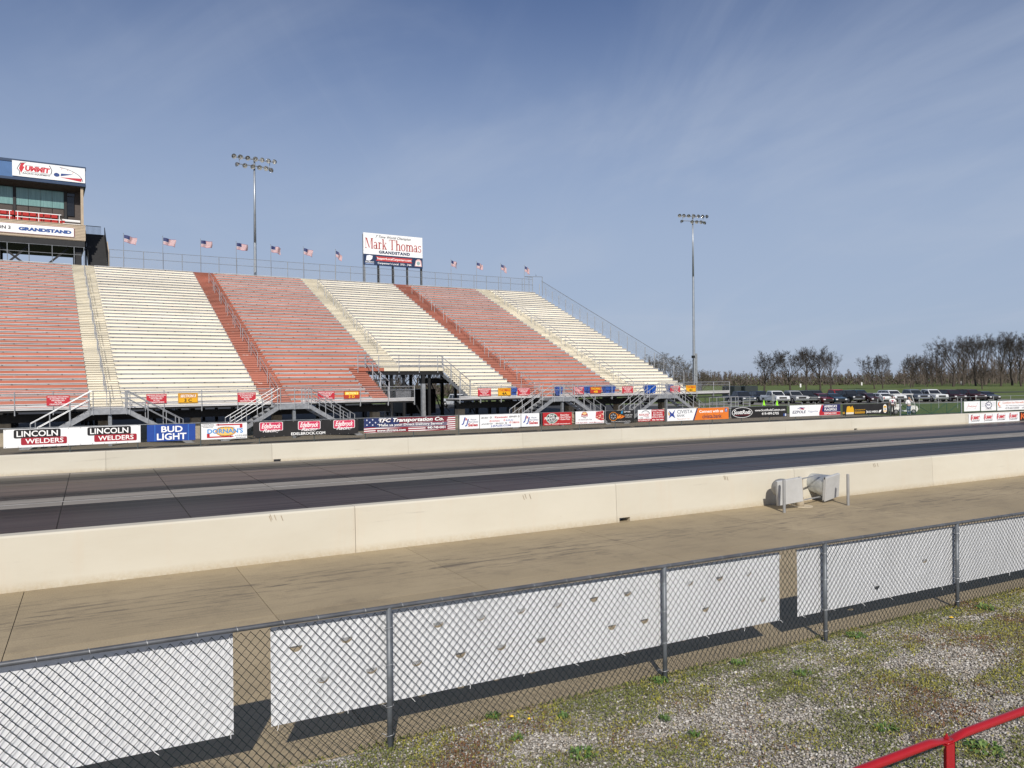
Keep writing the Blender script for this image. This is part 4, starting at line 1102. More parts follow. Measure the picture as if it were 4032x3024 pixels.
# 6-8 dealer
def dealer(x0,x1,lab):
    s=ban(lab,x0,x1,.365,1.23,M_WHITEV); s.text('J',.10,.30,.30,.85,'#1d3f96',.05,.3); s.text('J',.27,.18,.47,.72,'#1d3f96',.05,.3); s.text('&',.27,.62,.40,.80,REDC,.02,l=2.4)
    s.text('Huron',.56,.62,.84,.74,'#30406a',.01); s.text('Port Clinton',.46,.44,.94,.57,'#30406a',.01); s.text('Sales',.42,.17,.92,.40,REDC,.06)
dealer(20.31,21.69,'small white banner with blue double letter logo, right after the flag banner')
s=ban('white banner crowded with small maker names above a blue web address',21.73,24.71,.355,1.23,M_WHITEV)
s.text('ski-doo',.03,.72,.20,.84,BLK,.03,.4); s.text('Kawasaki',.36,.72,.67,.86,'#c0202c',.03); s.text('can-am',.71,.74,.90,.86,'#333338',.03,.3)
s.text('HONDA',.29,.46,.48,.57,'#c0202c',.02); s.text('SUZUKI',.63,.49,.81,.60,'#2a4fa0',.02); s.text('polaris',.03,.25,.31,.38,'#333338',.02,.5); s.text('SEA-DOO',.38,.28,.57,.38,BLK,.03); s.text('YAMAHA',.77,.29,.97,.44,'#c0202c',.02)
s.text('J-JSALES.COM',.26,.06,.75,.23,'#1d3f96',.03)
for x,y,c in ((.26,.78,BLK),(.95,.80,BLK),(.255,.51,'#c0202c'),(.595,.55,'#c0202c'),(.635,.34,BLK),(.74,.37,'#c0202c')): s.ell(x,y,.022,.07,c,1.5,n=12); s.ell(x,y,.012,.035,WHT,1.9,n=10)
dealer(24.76,26.13,'small white banner with blue double letter logo, just before the red furniture banner')
# 9 furniture
s=ban('red banner with a black and white oval badge',26.41,28.71,.385,1.24,pm('bright_red_vinyl',(.42,.022,.024),.5,0,.08))
s.ell(.31,.54,.20,.40,'#9fc7bb',1); s.ell(.31,.54,.175,.34,BLK,1.4); s.text('ERIE',.21,.68,.40,.83,WHT,.03,l=2.2); s.text('FURNITURE',.06,.44,.56,.64,WHT,.04,l=2.6); s.text('OUTLET',.19,.25,.43,.41,WHT,.03,l=2.2)
s.text('Brand New',.60,.72,.90,.85,WHT,.02,.2); s.text('Brand Names',.60,.56,.95,.68,WHT,.02,.2); s.text('Outlet Prices',.60,.39,.93,.51,WHT,.02,.2); s.text('Milan, OH - www.eriefurnitureoutlet.com',.05,.04,.94,.15,WHT,.015,.2)
# 10 pizza
s=ban('white banner with a pizza picture and red phone line',29.01,31.37,.40,1.255,M_WHITEV)
s.poly([(.19,.58),(.21,.80),(.26,.97),(.36,.97),(.42,.80),(.43,.58)],'#a3202c',1); s.ell(.315,.83,.075,.10,'#e7c48a',1.5); s.text("Marco's",.215,.61,.41,.72,WHT,.02,l=2); s.text('Pizza',.26,.46,.37,.56,BLK,.02)
s.text('Ah! thentic Italian Pizza.',.09,.28,.58,.40,'#6b5560',.005,.35); s.text('419-663-5555 - www.Marcos.com',.02,.04,.98,.15,'#a3202c',.02)
pz=[(.72,.95),(.98,1.0),(1.0,.25),(.90,.22),(.80,.30),(.70,.45)]; s.poly(pz,'#b8454a',1)
for k in range(26): 
    x=rnd.uniform(.73,.98); y=rnd.uniform(.32,.95); s.ell(x,y,.022,.05,rnd.choice(['#e8d2b0','#8f1f2a','#d9b9a0','#c25a50']),1.5+.01*k,'printed_topping',8)
# 11 wheel
s=ban('black banner with a flaming wheel picture',31.66,34.02,.40,1.245,M_BLACKV)
for k in range(16):
    x=.26+k*.02; s.poly([(x-.05,.30+.02*(k%3)),(x+.10,.42+.03*(k%4)),(x+.02,.55+.03*(k%5)),(x+.08,.80-.02*k)],rnd.choice(['#d96a1c','#f0a02c','#b8421a']),1+.02*k,'printed_flame')
s.ell(.22,.52,.155,.37,'#e08a2a',1.5); s.ell(.22,.52,.14,.335,'#17161a',1.7); s.ell(.22,.52,.10,.24,'#8d8f95',1.9); s.ell(.22,.52,.035,.08,'#17161a',2.5)
for k in range(6):
    a=k*pi/3; s.poly([(.22+.03*cos(a-.35),.52+.07*sin(a-.35)),(.22+.095*cos(a-.22),.52+.23*sin(a-.22)),(.22+.095*cos(a+.22),.52+.23*sin(a+.22)),(.22+.03*cos(a+.35),.52+.07*sin(a+.35))],'#2a2a30',2.2,'printed_spoke')
s.poly([(.50,.75),(.53,.95),(.58,.98),(.55,.88),(.57,.74)],'#2f9ad0',1.5); s.text('NEW WEEK',.61,.82,.86,.92,WHT,.02); s.text('419-668-1955\nlocal prices',.64,.36,.92,.66,'#d8d8d8',.01); s.text('Tires and wheels and service',.14,.05,.86,.14,'#cfcfcf',.01,.2)
# 12 tuning
s=ban('white and red banner with a rev counter sketch',34.35,36.75,.40,1.24,M_WHITEV)
s.rect(.51,.0,1,1,'#a8202a',1); s.rect(0,0,1,.22,'#a8202a',1.1); s.text('REDLINE',.03,.50,.42,.66,'#b5262f',.03,.35); s.text('TUNING',.20,.40,.42,.47,'#b5262f',.01); s.text('CCRM',.06,.27,.18,.35,BLK,.02); s.text('HPT',.28,.26,.42,.35,'#7d7d80',.02,.3)
s.poly([(.28+.17*cos(a),.60+.34*sin(a)) for a in np.linspace(.1,2.6,12)]+[(.28+.15*cos(a),.60+.29*sin(a)) for a in np.linspace(2.6,.1,12)],'#55555a',1.4); s.poly([(.33,.66),(.43,.83),(.34,.69)],'#b5262f',1.6)
s.text('DYNO TUNING',.53,.85,.98,.96,WHT,.03); s.text('ECU / EFI / RIGS\nPARTS & REPAIR\nINSTALL & SERVICE',.53,.28,.97,.78,WHT,.015); s.text('RLTUNING.COM',.01,.05,.46,.17,WHT,.03); s.text('440 748 7000',.52,.05,.97,.17,WHT,.03)
# 13 bank
s=ban('long banner half white with a blue star, half orange',37.04,43.09,.355,1.24,M_WHITEV)
s.poly([(.425,0),(1,0),(1,1),(.485,1)],'#d9762a',1); s.poly([(.405,0),(.428,0),(.488,1),(.468,1)],'#33305e',1.2)
s.poly([(.02,.92),(.075,.62),(.125,.96),(.10,.55),(.125,.22),(.07,.42),(.02,.22),(.045,.55)],'#2a3f8c',1.2); s.poly([(.015,.80),(.04,.60),(.035,.42),(.015,.52)],'#c8a05a',1.4)
s.text('CIVISTA',.155,.60,.40,.90,'#6a7078',.012); s.text('BANK',.155,.33,.275,.53,'#6a7078',.012); s.text('Focused on You',.155,.10,.35,.21,'#cfa187',.005)
s.text('Connect with us',.51,.60,.905,.84,WHT,.035); s.text('civista.bank',.56,.12,.88,.46,'#3a2a4a',.025); s.rect(.935,.62,.98,.92,'#2c4a8c',1.5); s.text('f',.95,.64,.968,.88,WHT,.04,l=2.4)
# 14 hot rods
s=ban('long black banner with a white ringed oval script logo',43.41,49.47,.36,1.235,M_BLACKV)
s.ell(.185,.50,.18,.46,WHT,1,n=32); s.ell(.185,.50,.172,.43,BLK,1.3,n=32); s.text('ScottRods',.035,.36,.335,.72,WHT,.03,.3,l=2); s.text('HOT RODS CUSTOMS & REPAIR',.06,.25,.31,.31,'#a3242c',.02,.2)
s.text('www.ScottRodsCustom.com',.41,.56,.965,.76,WHT,.02); s.text('419-499-2705',.53,.22,.845,.45,WHT,.02); s.rect(.935,.05,.955,.28,'#35559c',1.4); s.rect(.962,.05,.985,.28,'#c8cdd8',1.4)
# 15 flagpole maker
s=ban('long white banner with a navy and red angled end panel',49.8,55.91,.325,1.235,M_WHITEV)
s.poly([(.62,1),(.57,.28),(.57,.02),(1,.02),(1,.30),(.66,.30),(.645,.98)],'#b02530',1); s.poly([(.655,1),(.625,.45),(.64,.32),(1,.32),(1,1)],'#25235a',1.3)
s.text('EZPOLE',.05,.27,.31,.52,'#3a3f5c',.035,.2); s.text('Flagpoles',.345,.30,.545,.50,'#9aa0b4',.015,.3)
s.poly([(.13,.66),(.20,.82),(.26,.78),(.30,.82),(.25,.68),(.19,.72)],'#2b3f78',1.2); s.poly([(.17,.60),(.22,.72),(.28,.68),(.30,.73),(.26,.58),(.21,.64)],'#b02530',1.4)
s.text("AMERICA'S\nFLAGPOLE",.67,.42,.93,.94,WHT,.04); s.text('EZPOLE.COM',.675,.09,.915,.24,WHT,.03)
st=[(.36+.06*(1 if k%2==0 else .42)*cos(pi/2+k*pi/5)*.5,.76+.2*(1 if k%2==0 else .42)*sin(pi/2+k*pi/5)) for k in range(10)]; s.poly(st,'#e3dfe2',1.2,'printed_star')
# 16 builders
s=ban('black banner with yellow machinery picture and hazard chevrons',56.22,62.3,.26,1.18,M_BLACKV)
s.poly([(.07,.20),(.09,.80),(.15,.85),(.17,.70),(.20,.88),(.23,.62),(.24,.20)],'#d8a520',1); s.rect(.07,.08,.23,.26,'#d8d2c4',1.3)
for a0,a1 in ((0,.06),(.255,.49)):
    n=int((a1-a0)/.022)
    for k in range(n): x=a0+k*.022; s.poly([(x,.12),(x+.011,.12),(x+.016,.22),(x+.011,.32),(x,.32),(x+.005,.22)],'#e0a81e',1)
s.text('wilsonstonecrest.com',.25,.42,.48,.54,'#d8a520',.015); s.text('BUILD AMERICA',.52,.16,.77,.34,WHT,.035); s.rect(.505,.10,.512,.40,WHT,1); s.poly([(.78,.12),(.79,.36),(.84,.40),(.82,.2)],WHT,1)
s.poly([(.88,.22),(.92,.06),(.96,.22),(.96,.78),(.92,.94),(.88,.78)],'#e6e3da',1); s.rect(.885,.22,.955,.30,'#d8a520',1.4); s.rect(.89,.58,.95,.76,'#d0a030',1.4); s.text('16',.90,.36,.94,.56,BLK,.03,l=2)

# gate, second fence and signs ------------------------------------------------
M_GFR=pm('green_gate_frame',(.02,.075,.055),.5,.1,.2)
t=thing('gate','long low green mesh gate with diagonal braces between grey posts','gate',(64,BY,0))
for x,z in ((64.0,1.42),(73.25,1.40)):
    b=MB(); b.tube([(x,BY+.02,-.1),(x,BY+.02,z)],.07,10); b.lathe([(.075,0),(.05,.05),(.001,.06)],Matrix.Translation((x,BY+.02,z)),10); part('gate_post',b,M_GALVD,t)
b=MB(); b.tube([(64.1,BY,1.06),(73.15,BY,1.06)],.03,6); part('top_rail',b,pm('grey_green_rail',(.20,.24,.235),.5,.2,.2),t)
b=MB(); b.tube([(64.1,BY,.08),(73.15,BY,.08)],.03,6); part('bottom_rail',b,M_GFR,t)
for x in (66.2,68.5,70.9,73.1):
    b=MB(); b.tube([(x,BY,.08),(x,BY,1.06)],.025,6); part('upright',b,M_GFR,t)
for p,q in ((64.2,66.1),(66.3,68.4),(70.8,68.6),(73.0,71.0)):
    b=MB(); b.tube([(p,BY+.01,1.0),(q,BY+.01,.12)],.022,6); part('brace',b,M_GFR,t)
b=MB(); b.add([(64.1,BY+.03,.08),(73.15,BY+.03,.08),(73.15,BY+.03,1.05),(64.1,BY+.03,1.05)],[(0,1,2,3)]); part('wire_fabric',b,M_CHGATE,t)
t=thing('chain_link_fence','dark green chain link fence carrying three white signs past the gate','fence',(74,BY,0))
b=MB(); b.tube([(73.3,BY+.06,1.14),(100,BY+.06,1.14)],.025,6); part('top_rail',b,M_GFR,t)
for k in range(9):
    b=MB(); b.tube([(73.4+3.0*k,BY+.06,-.05),(73.4+3.0*k,BY+.06,1.16)],.03,6); part('post',b,M_GFR,t)
b=MB(); b.add([(73.3,BY+.04,.0),(100,BY+.04,.0),(100,BY+.04,1.13),(73.3,BY+.04,1.13)],[(0,1,2,3)]); part('wire_fabric',b,M_CHGATE,t)
s=ban('white sign with a thin red bow tie outline',73.62,76.23,.17,1.12,M_WHITEV,'white signs past the gate')
def bow(k): return [(.15-k*.0,.20+k*.06),(.30,.50),(.18,.80-k*.05),(.50,.60-k*.05),(.86-k*.02,.80-k*.07),(.72-k*.01,.50),(.84-k*.02,.20+k*.06),(.50,.40+k*.03)]
P8=[(.15,.22),(.30,.82),(.48,.60),(.86,.84),(.70,.22),(.50,.38)]; c=(.5,.52); s.poly(P8,'#9a3a48',1); s.poly([(c[0]+(x-c[0])*.95,c[1]+(y-c[1])*.93) for x,y in P8],WHT,1.6); s.text('Budweiser',.26,.42,.78,.60,'#a8323e',.01,.3,l=2.2)
s=ban('white sign with a round blue gear badge and rows of fine print',76.4,78.99,.15,1.10,M_WHITEV,'white signs past the gate')
for k in range(12): a=k*pi/6; s.ell(.5+.21*cos(a),.58+.36*sin(a),.03,.06,'#20202c',1,n=8)
s.ell(.5,.58,.19,.30,'#20306c',1.3); s.ell(.5,.58,.165,.255,WHT,1.6); s.text('PRW',.37,.46,.63,.72,'#20306c',.04,l=2.2); s.text('www.PRW-USA.com',.28,.14,.72,.22,'#303040',.01)
for y in (.45,.58,.7,.82):
    s.rect(.03,y,.25,y+.03,'#a9adb8',1); s.rect(.75,y,.97,y+.03,'#a9adb8',1)
s=ban('long white sign with an orange crescent and orange hotel lettering',79.17,88.5,.12,1.08,M_WHITEV,'white signs past the gate')
s.ell(.045,.66,.028,.26,'#d86a28',1); s.ell(.053,.68,.019,.19,WHT,1.5); s.text('Comfort Inn Norwalk - Sandusky',.10,.62,.72,.90,'#cc6a3a',.01); s.text('972 West Avenue, Norwalk, OH 44857',.16,.40,.66,.54,'#5a5a66',.005); s.text('419-663-0000    choicehotels.com',.15,.12,.80,.32,'#3a3a48',.01,.2); s.text('COMFORT',.02,.28,.08,.36,'#3a3a48',.01)
# wall banners on the far barrier
WY=33.075
def summit(sg,x0,y0,x1,y1,sub=True,k=1.0):
    w=x1-x0; h=y1-y0; X=lambda a:x0+w*a; Y=lambda a:y0+h*a
    o=[(0,.48),(.10,.95),(.27,1.0),(.22,.80),(.80,.80),(.93,.98),(1.0,.62),(.97,.30),(.20,.30),(.08,.0),(.06,.32)]
    sg.poly([(X(a),Y(c)) for a,c in o],'#24303f',1,'logo_outline'); c0=(.5,.56)
    sg.poly([(X(c0[0]+(a-c0[0])*.955),Y(c0[1]+(c-c0[1])*.90)) for a,c in o],WHT,1.6,'logo_ground')
    sg.poly([(X(a),Y(c)) for a,c in ((.06,.50),(.12,.92),(.23,.95),(.17,.70),(.22,.66),(.12,.16),(.08,.40))],'#c02434',2.2,'logo_letter')
    sg.text('UMMIT',X(.23),Y(.36),X(.94),Y(.76),'#c02434',.11,.1,l=2.4)
    if sub: sg.text('RACING EQUIPMENT',X(.16),Y(.10),X(.95),Y(.24),'#20242c',.03,.15,l=2.4)
for k,lab in enumerate(('first','second','third','fourth')):
    x0=55.92+k*1.648; s=Sign('wall_banner','white banner with a red flash logo on the far barrier, '+lab+' from the bare wall','banner',I4,x0,x0+1.64,WY,.02,.70,M_WHITEV,.012,'logo banners on the far barrier')
    summit(s,.12,.08,.86,.94)
s=Sign('wall_banner','black banner with orange lettering on the far barrier','banner',I4,62.53,66.5,WY,.02,.70,M_BLACKV,.012)
s.text('K7',.03,.14,.36,.88,'#d8662a',.03,.1); s.rect(.0,.02,.012,.98,'#6a2a1a',1)

# signs on the stand rail -----------------------------------------------------
def stpx(px,py,v):
    d=ray(px,py); dv=d.dot(_V); k=v/dv; return d.dot(_U)*k,d.dot(_W)*k
def zoompx(reg,x,y,wid=2212.0):
    s=(reg[2]-reg[0])/wid; return reg[0]+x*s,reg[1]+y*s
Z4=(0,1400,800,1900);Z5=(700,1400,1500,1900);Z6=(1300,1350,2100,1850);Z7=(1900,1350,2700,1850);Z8=(2600,1250,3400,1750)
SV=48.70
def railsign(reg,x0,y0,x1,y1,label,cat,mat,grp):
    u0,w1=stpx(*zoompx(reg,x0,(y0)),SV); u1,w0=stpx(*zoompx(reg,x1,y1),SV)
    return Sign('rail_sign',label,cat,ST,u0,u1,SV,min(w0,w1),max(w0,w1),mat,.01,grp)
M_SRED=pm('sign_red',(.50,.025,.04),.5,0,.05); M_SYEL=pm('sign_yellow',(.78,.40,.012),.5,0,.05); M_SRED2=pm('sign_orange_red',(.46,.045,.02),.5,0,.05)
for (rg,x0,y0,x1,y1,lab) in ((Z4,505,437,760,540,'red no smoking notice on the rail over the red section left of the first stair'),(Z4,1593,420,1815,517,'red no smoking notice on the cream section rail, left of the yellow 3C sign'),(Z5,650,405,850,503,'red no smoking notice on the cream section rail, right of the yellow 3C sign'),(Z5,1523,390,1707,473,'red no smoking notice beside the second stair, left of the 3D sign'),
   (Z6,1608,497,1752,577,'red no smoking notice left of the yellow 4A sign'),(Z6,2040,492,2175,570,'red no smoking notice right of the yellow 4A sign, past a blue bin'),(Z7,985,480,1105,558,'red no smoking notice crossed by the third stair rail, left of 4B'),(Z7,1520,475,1638,543,'red no smoking notice between blue bin pairs, right of 4B'),(Z7,2043,470,2153,535,'red no smoking notice beside the last stair, near 4C')):
    s=railsign(rg,x0,y0,x1,y1,lab,'sign',M_SRED,'red no smoking notices')
    for k,tx in enumerate(('SMOKING INCLUDING','E-CIGARETTES IS','PROHIBITED','IN THE','GRANDSTANDS')):
        w_=(.90,.70,.56,.30,.74)[k]; y=.80-k*.185; s.text(tx,.5-w_/2,y,.5+w_/2,y+.125,WHT,.03)
for (rg,x0,y0,x1,y1,lab,code,top,mt,c1,c2,plate) in ((Z4,1938,410,2155,513,'yellow section sign reading 3C','3C','SECTION 3',M_SYEL,BLK,'#e0b070','#c58a3a'),(Z5,1806,387,1980,468,'red and yellow section sign reading 3D','3D','SECTION 3',M_SRED2,'#f0c02a','#c8a020','#f0c02a'),
   (Z6,1827,492,1967,573,'yellow section sign reading 4A','4A','THOMAS',M_SYEL,BLK,'#c03a1a',None),(Z7,1170,480,1293,548,'orange red section sign reading 4B','4B','THOMAS',M_SRED2,'#f0c02a','#f0c02a',None),(Z8,278,738,388,808,'yellow section sign reading 4C','4C','THOMAS',M_SYEL,BLK,'#c03a1a',None)):
    s=railsign(rg,x0,y0,x1,y1,lab,'sign',mt,'section signs on the stand rail')
    s.rect(.02,.03,.98,.97,'#5a2a10',.5,r=.06); s.rect(.035,.06,.965,.94,mt,.9,r=.05)
    if plate: s.rect(.07,.50,.93,.90,plate,1.3,r=.06); s.text(top,.12,.57,.90,.84,WHT if code=='3C' else '#fff2b0',.04,.25,l=2); 
    else: s.text(top,.07,.54,.93,.90,c2,.045)
    s.text(code[0]+(' ' if plate else '')+code[1],.31,.10,.69,.44,c1,.05)

# billboard above the stand -----------------------------------------------------
BV=77.6
t=thing('billboard','tall white and navy billboard with red name above the top row','billboard',(32.9,BV,12.7),ST)
for u in (29.52,31.14,32.81,34.5,36.19):
    b=MB(); b.box(u-.09,u+.09,BV+.05,BV+.25,9.6,12.8 if u<36 and u>30 else 16.0); part('leg',b,M_BLACKST if u>30 else M_GALVD,t)
s=Sign('board','','',ST,29.45,36.3,BV,13.87,16.13,M_WHITE,.05,None,t); BASE[s.o.name]=BASE[t.name]
s.text('7 Time World Champion',.20,.76,.80,.92,'#2a2a2c',.02,.35); s.text('GRANDSTAND',.25,.06,.78,.21,'#20304f',.10,spacing=1.15)
s2=Sign('lower_board','','',ST,29.45,36.3,BV-.004,12.72,13.865,pm('navy_sheet',(.018,.035,.085),.5,0,.06),.055,None,t)
s2.poly([(.20,.86),(.23,.66),(.20,.44),(.82,.44),(.80,.62),(.82,.86)],'#b8433f',1); s2.text('SupportLocalCarpenters.com',.22,.52,.80,.78,WHT,.03); s2.text("Carpenter's Local  373 - 744",.23,.10,.80,.34,WHT,.02)
s2.poly([(.04,.42),(.05,.86),(.10,.92),(.15,.86),(.14,.58),(.10,.40)],'#e3e6ee',1); s2.text('IKORCC',.03,.20,.17,.36,WHT,.02); s2.rect(.03,.08,.17,.16,'#8fa0c0',1)
s2.poly([(.86,.18),(.88,.72),(.91,.86),(.95,.86),(.975,.72),(.985,.18)],'#d8b3b0',1); s2.poly([(.875,.24),(.89,.68),(.95,.70),(.97,.24)],'#e8e4e2',1.4); s2.ell(.925,.48,.03,.18,'#8fa7a6',1.8)
def serif_text(sg,txt,x0,y0,x1,y1,col,l=2.0):
    """high contrast roman capitals and lower case drawn stroke by stroke"""
    T=.17; h=.055
    A={}
    def R(x,y,w,hh): return [(x,y),(x+w,y),(x+w,y+hh),(x,y+hh)]
    def ring(cx,cy,rx,ry,tx,ty,a0=0,a1=2*pi,n=20):
        P=[]
        for k in range(n):
            b0=a0+(a1-a0)*k/n; b1=a0+(a1-a0)*(k+1)/n
            P.append([(cx+rx*cos(b0),cy+ry*sin(b0)),(cx+rx*cos(b1),cy+ry*sin(b1)),(cx+(rx-tx)*cos(b1),cy+(ry-ty)*sin(b1)),(cx+(rx-tx)*cos(b0),cy+(ry-ty)*sin(b0))])
        return P
    def stem(x,y0_,y1_,s0=True,s1=True,t=T):
        P=[R(x,y0_,t,y1_-y0_)]
        if s0: P.append(R(x-.09,y0_,t+.18,h))
        if s1: P.append(R(x-.09,y1_-h,t+.18,h))
        return P
    def arch(x,w,t=T,xh=.66): return ring(x+w/2,xh-.24,w/2,.24,t*.9,.09,0,pi)
    A['M']=(1.22,[R(.10,0,.05,1)]+[R(0,0,.26,h),R(0,1-h,.25,h)]+[[(.10,1),(.30,1),(.64,.12),(.58,0)]]+[[(.58,0),(.64,.1),(.98,1),(.92,1)]]+stem(.92,0,1))
    A['T']=(.98,stem(.38,0,1,True,False)+[R(0,1-h,.93,h),R(0,.74,.05,.26),R(.88,.74,.05,.26)])
    A['a']=(.66,stem(.36,0,.45,False,False)+[R(.36,0,.26,h)]+ring(.28,.44,.25,.23,.12,.07,0,2.6)+ring(.24,.19,.24,.20,.13,.06))
    A['r']=(.56,stem(.10,0,.66,True,False)+[R(0,.66-h,.2,h)]+ring(.36,.46,.18,.20,.09,.09,.4,2.6))
    A['k']=(.74,stem(.10,0,1.0,True,False)+[R(0,1-h,.2,h)]+[[(.26,.30),(.32,.26),(.58,.66),(.50,.66)],[(.32,.36),(.42,.42),(.70,0),(.50,0)],R(.42,.62,.26,.045),R(.44,0,.30,h)])
    A['h']=(.80,stem(.10,0,1.0,True,False)+[R(0,1-h,.2,h)]+stem(.52,0,.46,True,False)+arch(.10,.59))
    A['o']=(.72,ring(.34,.33,.34,.345,.16,.06))
    A['m']=(1.18,stem(.10,0,.66,True,False)+[R(0,.66-h,.2,h)]+stem(.50,0,.46,True,False)+stem(.90,0,.46,True,False)+arch(.10,.57)+arch(.50,.57))
    A['s']=(.58,ring(.27,.49,.23,.17,.10,.07,.5,4.4)+ring(.27,.17,.25,.19,.11,.07,-2.7,1.6)+[R(.03,.0,.05,.2),R(.44,.46,.05,.2)])
    A[' ']=(.30,[])
    W_=sum(A[c][0] for c in txt); b=MB(); x=0
    for c in txt:
        for pl in A[c][1]: b.add([sg.P(x0+(x1-x0)*(x+a)/W_,y0+(y1-y0)*q,l) for a,q in pl],[tuple(range(len(pl)))])
        x+=A[c][0]
    return sg.put('lettering',b,ink(col))
serif_text(s,'Mark Thomas',.025,.27,.985,.76,'#a8423c')

# flags on the rear fence ---------------------------------------------------------
M_POLE=pm('flag_pole',(.30,.31,.33),.4,.5,.15); M_FR=pm('flag_red',(.30,.02,.035),.7,0,.1); M_FW=pm('flag_white',(.62,.61,.61),.7,0,.05); M_FB=pm('flag_blue',(.025,.035,.12),.7,0,.12)
FL=[(6.63,13.86,.55,1.02),(9.87,13.89,.42,1.05),(13.15,13.92,.15,.98),(16.39,13.95,.25,1.05),(19.68,13.94,.35,.95),(22.93,13.98,.5,.88),(26.27,13.98,1.0,.62),(39.64,13.95,.55,.72),(42.91,13.93,.5,.78),(46.17,13.96,.75,.72),(49.45,13.97,.7,.62)]
FLN=['closest to the tower stairs','second along from the tower stairs','third along from the tower stairs','just left of the light mast','first right of the light mast','second right of the light mast','limp beside the billboard','first past the billboard','second past the billboard','third past the billboard','at the stand corner']
for k,(u,wt,dr,wd) in enumerate(FL):
    t=thing('flag','striped flag on a pole above the stand, '+FLN[k],'flag',(u,RV,12.3),ST,'flags along the top of the stand')
    b=MB(); b.tube([(u,RV-.04,10.6),(u,RV-.04,wt)],.026,6); b.lathe([(.001,-.03),(.035,0),(.001,.04)],Matrix.Translation((u,RV-.04,wt+.02)),6); part('pole',b,M_POLE,t)
    b=MB(); n,m=18,13; hh=.62; wv=.95*wd/ .95
    kk=random.Random(k*7+1); p1,p2=kk.uniform(0,6),kk.uniform(0,6)
    for j in range(m+1):
        for i in range(n+1):
            a=i/n; c=j/m; s_=a*wv
            z=wt-.10-c*hh-dr*.52*a**1.3+.045*sin(a*7+p1+c*1.5)*a
            y=RV-.05-.14*sin(a*8.5+p2+c*1.2)*a**.7-.05*a
            b.v.append((u+.05+s_*(1-.12*c*dr)+.03*sin(c*4+p1)*a,y,z))
    for j in range(m):
        for i in range(n):
            b.f.append((j*(n+1)+i,j*(n+1)+i+1,(j+1)*(n+1)+i+1,(j+1)*(n+1)+i)); b.m.append(2 if (i<n*.42 and j<7) else (0 if j%2==0 else 1))
    b.m=[mm for mm in b.m]
    part('cloth',b,[M_FR,M_FW,M_FB],t,True)

# light masts ------------------------------------------------------------------------
M_LENS=pm('lamp_reflector',(.62,.62,.60),.18,.75,.15,8); M_LBACK=pm('lamp_shell',(.20,.20,.195),.35,.7,.2,8); M_MAST=pm('mast_steel',(.36,.385,.41),.42,.55,.12,1.5)
def mast(label,x,y,top,base,yaw,lamps,arms,extra):
    t=thing('light_mast',label,'light mast',(x,y,0))
    fr=Matrix.Translation((x,y,0))@Matrix.Rotation(yaw,4,'Z')
    b=MB(); H1=top
    b.tube([(x,y,-.3),(x,y,H1*.34)],[.20,.175],14,caps=False); b.tube([(x,y,H1*.34),(x,y,H1*.67)],[.165,.14],14,caps=False); b.tube([(x,y,H1*.67),(x,y,H1)],[.13,.09],14)
    part('pole',b,M_MAST,t,True)
    for z in (H1*.34,H1*.67):
        b=MB(); b.lathe([(.185,-.06),(.19,0),(.185,.06)] if z<H1*.5 else [(.15,-.06),(.155,0),(.15,.06)],Matrix.Translation((x,y,z)),14); part('collar',b,M_MAST,t)
    for (a0,a1,z) in arms:
        b=MB(); b.tube([tuple(fr@Vector((a0,-.12,z))),tuple(fr@Vector((a1,-.12,z)))],.045,6); part('crossarm',b,M_GALVD,t)
    for (a,z0,z1) in extra:
        b=MB(); b.tube([tuple(fr@Vector((a,-.12,z0))),tuple(fr@Vector((a,-.12,z1)))],.03,6); part('strut',b,M_GALVD,t)
    for (a,z,pan,tilt) in lamps:
        L=fr@Matrix.Translation((a,-.30,z))@Matrix.Rotation(pan,4,'Z')@Matrix.Rotation(radians(90)+tilt,4,'X')      # local +z = beam, towards -y and down
        b=MB(); b.lathe([(.02,-.25),(.085,-.23),(.17,-.15),(.225,-.03),(.25,.05)],L,18); lamp=part('lamp',b,M_LBACK,t,True)
        b=MB(); b.lathe([(.248,.045),(.215,-.03),(.15,-.14),(.07,-.19),(.001,-.205)],L,18); part('reflector',b,M_LENS,lamp,True)
        b=MB(); b.tube([tuple(L@Vector((0,0,-.2))),tuple(L@Vector((0,0,-.02)))],.035,6); part('bulb',b,M_WHITE,lamp)
    return t
lp=ST@Vector((18.75,80,0)); lp=(lp.x,lp.y)
Lm=[(-2.05,26.15,.1,.35),(-1.42,26.15,-.1,.3),(-.72,26.15,.0,.5),(.05,26.15,-.25,.3),(.72,26.15,-.7,.25),(1.35,26.15,-.9,.25),(1.95,26.15,-1.05,.25),(-1.72,25.35,1.15,.9),(-1.0,25.35,.0,.45),(-.22,25.35,.05,.55),(.45,25.35,-.1,.4),(1.1,25.35,-.45,.3),(1.6,25.25,-.8,.9)]
mast('tall light mast with a double row of lamps rising behind the red section',lp[0],lp[1],26.35,0,radians(2.9),Lm,[(-2.1,2.0,26.15),(-1.5,1.55,25.5)],[(-1.5,25.45,26.15),(1.5,25.45,26.15)])
Rm=[(a*1.0,z,p-.45,tl) for a,z,p,tl in Lm if not (abs(a+1.0)<.01 and z<26)]
mr=mast('tall light mast with two lamp rows past the open end of the stand',73.2,81.2,26.5,0,radians(-18),Rm,[(-2.1,2.0,26.15),(-1.5,1.55,25.5)],[(-1.5,25.45,26.15),(1.5,25.45,26.15)])
b=MB(); b.box(73.25,73.6,80.95,81.25,2.6,7.2); part('service_box',b,M_GALV,mr)
b=MB(); b.tube([(72.95,81.0,3.0),(72.95,81.0,6.3)],.03,6); b.tube([(72.95,81.0,6.3),(72.75,80.8,6.5)],.03,6); b.box(72.45,72.85,80.6,80.85,6.55,6.9); part('floodlight',b,M_DARK,mr)

